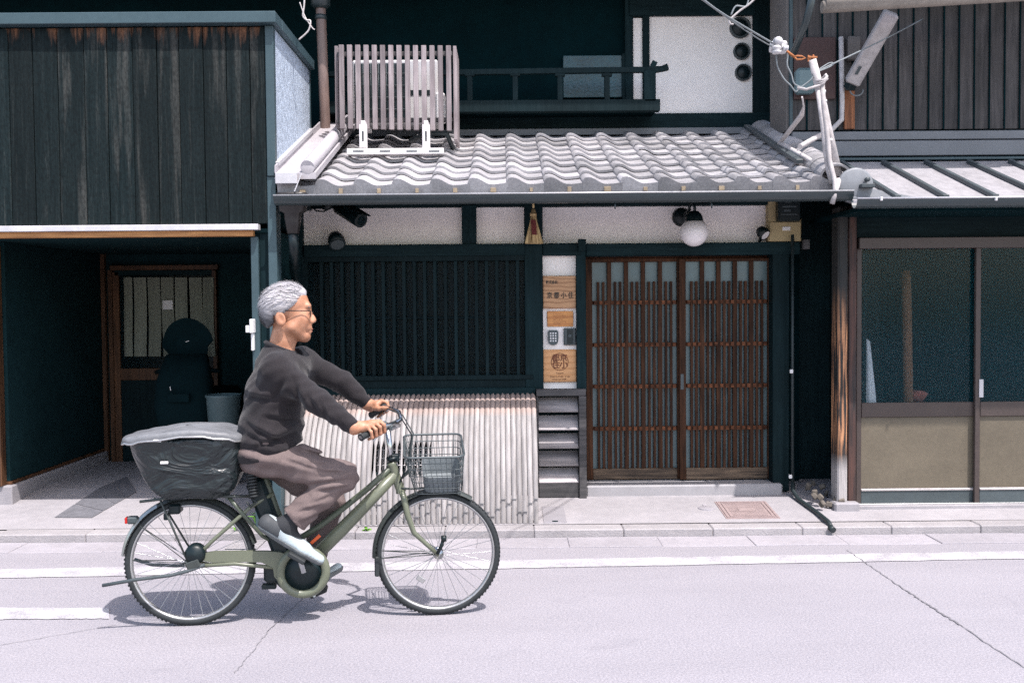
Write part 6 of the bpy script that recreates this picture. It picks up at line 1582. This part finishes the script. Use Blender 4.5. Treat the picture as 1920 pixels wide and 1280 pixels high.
def trousers(P_):
    d = sp(P_)
    dk = np.exp(-(((P_ - kRn) ** 2).sum(1)) / .02); dh = np.exp(-(((P_ - hRn) ** 2).sum(1)) / .05)
    d = d + creases(P_, TCR)
    d = d + (.0022 + .0022 * dk + .005 * dh) * folds(P_, 1, (26, 12, 84), (9, 12, 8), .3) + .0022 * folds(P_, 1, (70, 18, -48), (16, 9, 12), 1.1)
    legR = P_[:, 1] < 0
    cut = np.where(legR, (P_ - cR) @ dR, (P_ - cL) @ dL); near = np.where(legR, P_[:, 2] < kRn[2] - .1, P_[:, 2] < J['kL'].z - .05)
    return np.where(near, np.maximum(d, cut), d)
t = NT('taupe_trouser_cloth'); t.set(.85, 0, .2); v = t.coord((1, 1, 1), rnd=False, obj=True); n1 = t.noise(v, 8, 4); n2 = t.noise(v, 260, 2)
k = t.ramp(n1, [(.3, (.115, .088, .083)), (.7, (.168, .130, .123))]); k = t.mix(.3, k, t.ramp(n2, [(.35, (.08, .06, .06)), (.65, (.22, .17, .165))])); t.l(k, t.b.inputs[0]); t.bump(n2, .4, .002); M['trousers'] = t.m
net('trousers', trousers, (J['pel'].x - .2, -.30, .2), (J['kR'].x + .16, .30, .88), .0065, M['trousers'], man)
# socks and shoes
M['sock'] = mk('dark_grey_sock', (.028, .03, .034), .9, .2, 30, bump=.3, rnd=0)
M['shoe'] = mk('pale_blue_white_shoe', (.36, .42, .44), .6, .2, 18, bump=.2, rnd=0)
M['sole'] = mk('grey_shoe_sole', (.12, .13, .135), .7, .15, 18, bump=.2, rnd=0)
M['darkshoe'] = mk('dark_shoe_heel', (.05, .055, .06), .7, .2, 20, bump=.2, rnd=0)
def shoe(ank, heel, ball, toe, kn, w):
    ank, heel, ball, toe = B(*ank, w), B(*heel, w), B(*ball, w), B(*toe, w); fw = (toe - heel).normalized(); upv = Vector((-fw.z, 0, fw.x))
    if upv.z < 0: upv = -upv
    s = SDF(); s.cap(heel + upv * .034, ball + upv * .024, .036, .036, .02); s.cap(ball + upv * .024, toe + upv * .018 - fw * .02, .034, .024, .02); s.cap(heel + upv * .05, ank + (heel - ank) * .2, .036, .036, .03); s.cap(ball + upv * .03, ank.lerp(heel, .3) + fw * .02, .026, .036, .03)
    c0 = np.array(heel, np.float32); un = np.array(upv, np.float32); fn_ = np.array(fw, np.float32); Ln = (toe - heel).length
    lo = [min(p[i] for p in (ank, heel, ball, toe)) - .08 for i in range(3)]; hi = [max(p[i] for p in (ank, heel, ball, toe)) + .09 for i in range(3)]
    top = lambda P_: ((P_ - c0) @ un) - (.088 - .03 * np.clip(((P_ - c0) @ fn_) / Ln, 0, 1))
    up_ = net('shoe', lambda P_: np.maximum(np.maximum(s(P_), top(P_)), .012 - ((P_ - c0) @ un)), lo, hi, .005, M['shoe'], man)
    net('sole', lambda P_: np.maximum(s(P_) - .0035, np.abs((P_ - c0) @ un - .004) - .0115), lo, hi, .004, M['sole'], up_)
    net('heel_counter', lambda P_: np.maximum(np.maximum(s(P_) - .002, top(P_) + .004), np.maximum(.017 - ((P_ - c0) @ un), ((P_ - c0) @ fn_) - .085 + .3 * ((P_ - c0) @ un))), lo, hi, .005, M['darkshoe'], up_)
    sk = SDF(); sk.cap(ank.lerp(kn, .35), ank, .043, .039, .02); sk.cap(ank, ank.lerp(heel, .6) + upv * .02, .039, .034, .02); sk.cap(ank, ball + upv * .03, .037, .026, .03)
    lo2 = [min(p[i] for p in (ank, ank.lerp(kn, .4), ball, heel)) - .07 for i in range(3)]; hi2 = [max(p[i] for p in (ank, ank.lerp(kn, .4), ball, heel)) + .07 for i in range(3)]
    net('sock', sk, lo2, hi2, .005, M['sock'], man)
shoe((534, 985), (493, 995), (563, 1039), (602, 1058), J['kR'], .115)
shoe((584, 1060), (575, 1100), (615, 1090), (643, 1066), J['kL'], -.13)
# hair
sh = SDF(); sh.ell(B(532, 570), (43 * px_, 35.5 * px_, 39 * px_), .01); sh.ell(B(549, 545), (25 * px_, 27 * px_, 13 * px_), .02, R(12)); sh.ell(B(512, 585), (23 * px_, 30 * px_, 35 * px_), .02)
hA, hB = B(581, 549), B(541, 583); nrm = np.array((Vector((hB.z - hA.z, 0, -(hB.x - hA.x)))).normalized(), np.float32); hAn = np.array(hA, np.float32)
if float((np.array(B(575, 610), np.float32) - hAn) @ nrm) < 0: nrm = -nrm
eN = np.array(B(521, 600), np.float32); zlow_ = B(500, 622).z
def hair(P_):
    n_ = .0006 * np.sin(50 * P_[:, 1] + 150 * P_[:, 2] + 45 * P_[:, 0] + 3 * np.sin(23 * P_[:, 0] + 31 * P_[:, 2])) + .0005 * np.sin(130 * P_[:, 2] + 190 * P_[:, 1] + 90 * P_[:, 0] + 3 * np.sin(40 * P_[:, 0]))
    d = sh(P_) + n_; face = (P_ - hAn) @ nrm
    low = np.minimum(P_[:, 0] - eN[0], eN[2] + .028 - P_[:, 2] + 0 * face)       # in front of the ear, below its top
    d = np.maximum(d, face); side = np.minimum(P_[:, 0] - (eN[0] - .012), (eN[2] + .03) - P_[:, 2]); d = np.maximum(d, side)
    return np.maximum(d, zlow_ - P_[:, 2])
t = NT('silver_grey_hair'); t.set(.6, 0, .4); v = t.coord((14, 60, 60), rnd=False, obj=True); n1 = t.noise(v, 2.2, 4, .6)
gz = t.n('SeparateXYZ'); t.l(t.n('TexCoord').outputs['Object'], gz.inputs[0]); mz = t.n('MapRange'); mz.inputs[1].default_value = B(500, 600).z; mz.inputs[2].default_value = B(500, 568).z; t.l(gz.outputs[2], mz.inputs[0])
kk = t.mix(mz.outputs[0], t.ramp(n1, [(.3, (.035, .038, .042)), (.7, (.11, .11, .12))]), t.ramp(n1, [(.3, (.27, .262, .275)), (.7, (.56, .54, .56))])); t.l(kk, t.b.inputs[0]); M['hair'] = t.m  # lower hair darker: pepper nape, with shade also put into its colour
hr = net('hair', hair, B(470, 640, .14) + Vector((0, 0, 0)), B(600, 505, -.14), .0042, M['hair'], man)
rg = random.Random(9); m = MB(); hv = [v.co for v in hr.data.vertices]
for k in range(3500):
    p = hv[rg.randrange(len(hv))]; n_ = (p - Vector(B(528, 580))).normalized(); back = Vector((-1, 0, -.25)); d = (back - n_ * back.dot(n_)).normalized(); l_ = rg.uniform(.025, .055); sd_ = n_.cross(d) * rg.uniform(.0007, .0016)
    p = p - n_ * .002; p2 = p + d * l_ * .5 + n_ * .003; p3 = p + d * l_ + n_ * rg.uniform(-.004, .004)
    m.add([p - sd_, p + sd_, p2 + sd_, p2 - sd_, p3], [(0, 1, 2, 3), (3, 2, 4)])
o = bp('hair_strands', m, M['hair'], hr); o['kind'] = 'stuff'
# glasses
M['glasses'] = mk('dark_glasses_frame', (.015, .013, .012), .3, .1, 20, bump=0, rnd=0)
m = MB()
for w in (-1, 1):
    m.tube([B(524, 588, w * .094), B(530, 582, w * .093), B(560, 582.5, w * .083), B(583, 583, w * .068)], .0024, 6)
    rim_ = [Vector((B(586, 589, 0).x - .010 * abs(.02 * math.cos(t_)) - .006, -w * (.036 + .026 * math.cos(t_)), B(586, 589, 0).z + .012 * math.sin(t_))) for t_ in [2 * math.pi * k / 20 for k in range(21)]]
    m.tube(rim_, .0016, 5, caps=False); m.tube([B(583, 583, w * .068), rim_[2]], .002, 5)
m.tube([B(586, 586, .012), B(587, 584, 0), B(586, 586, -.012)], .0018, 5)
bp('glasses', m, M['glasses'], man)
# eyebrows and mouth line
M['brow'] = mk('grey_eyebrow', (.16, .14, .14), .8, .2, 40, bump=.2, rnd=0)
m = MB()
for w in (-1, 1): m.tube([B(582, 575, w * .02), B(582.5, 573, w * .035), B(578, 576, w * .052)], .004, 6)
bp('eyebrows', m, M['brow'], man)
M['lip'] = mk('lip', (.36, .15, .11), .5, .1, 40, bump=.1, rnd=0)
m = MB(); m.tube([B(585, 617, .012), B(585.6, 616.5, 0), B(585, 617, -.012)], .003, 6); m.tube([B(584.3, 621, .012), B(584.8, 621, 0), B(584.3, 621, -.012)], .0032, 6); bp('lips', m, M['lip'], man)
M['eyedark'] = mk('dark_eye', (.02, .015, .012), .15, .1, 40, bump=0, rnd=0)
for w in (-1, 1):
    m = MB(); m.lathe([(.0005, .0), (.0055, -.001), (.0055, -.004)], B(580.3, 586, w * .033), 'X', 12); bp('eye', m, M['eyedark'], man)
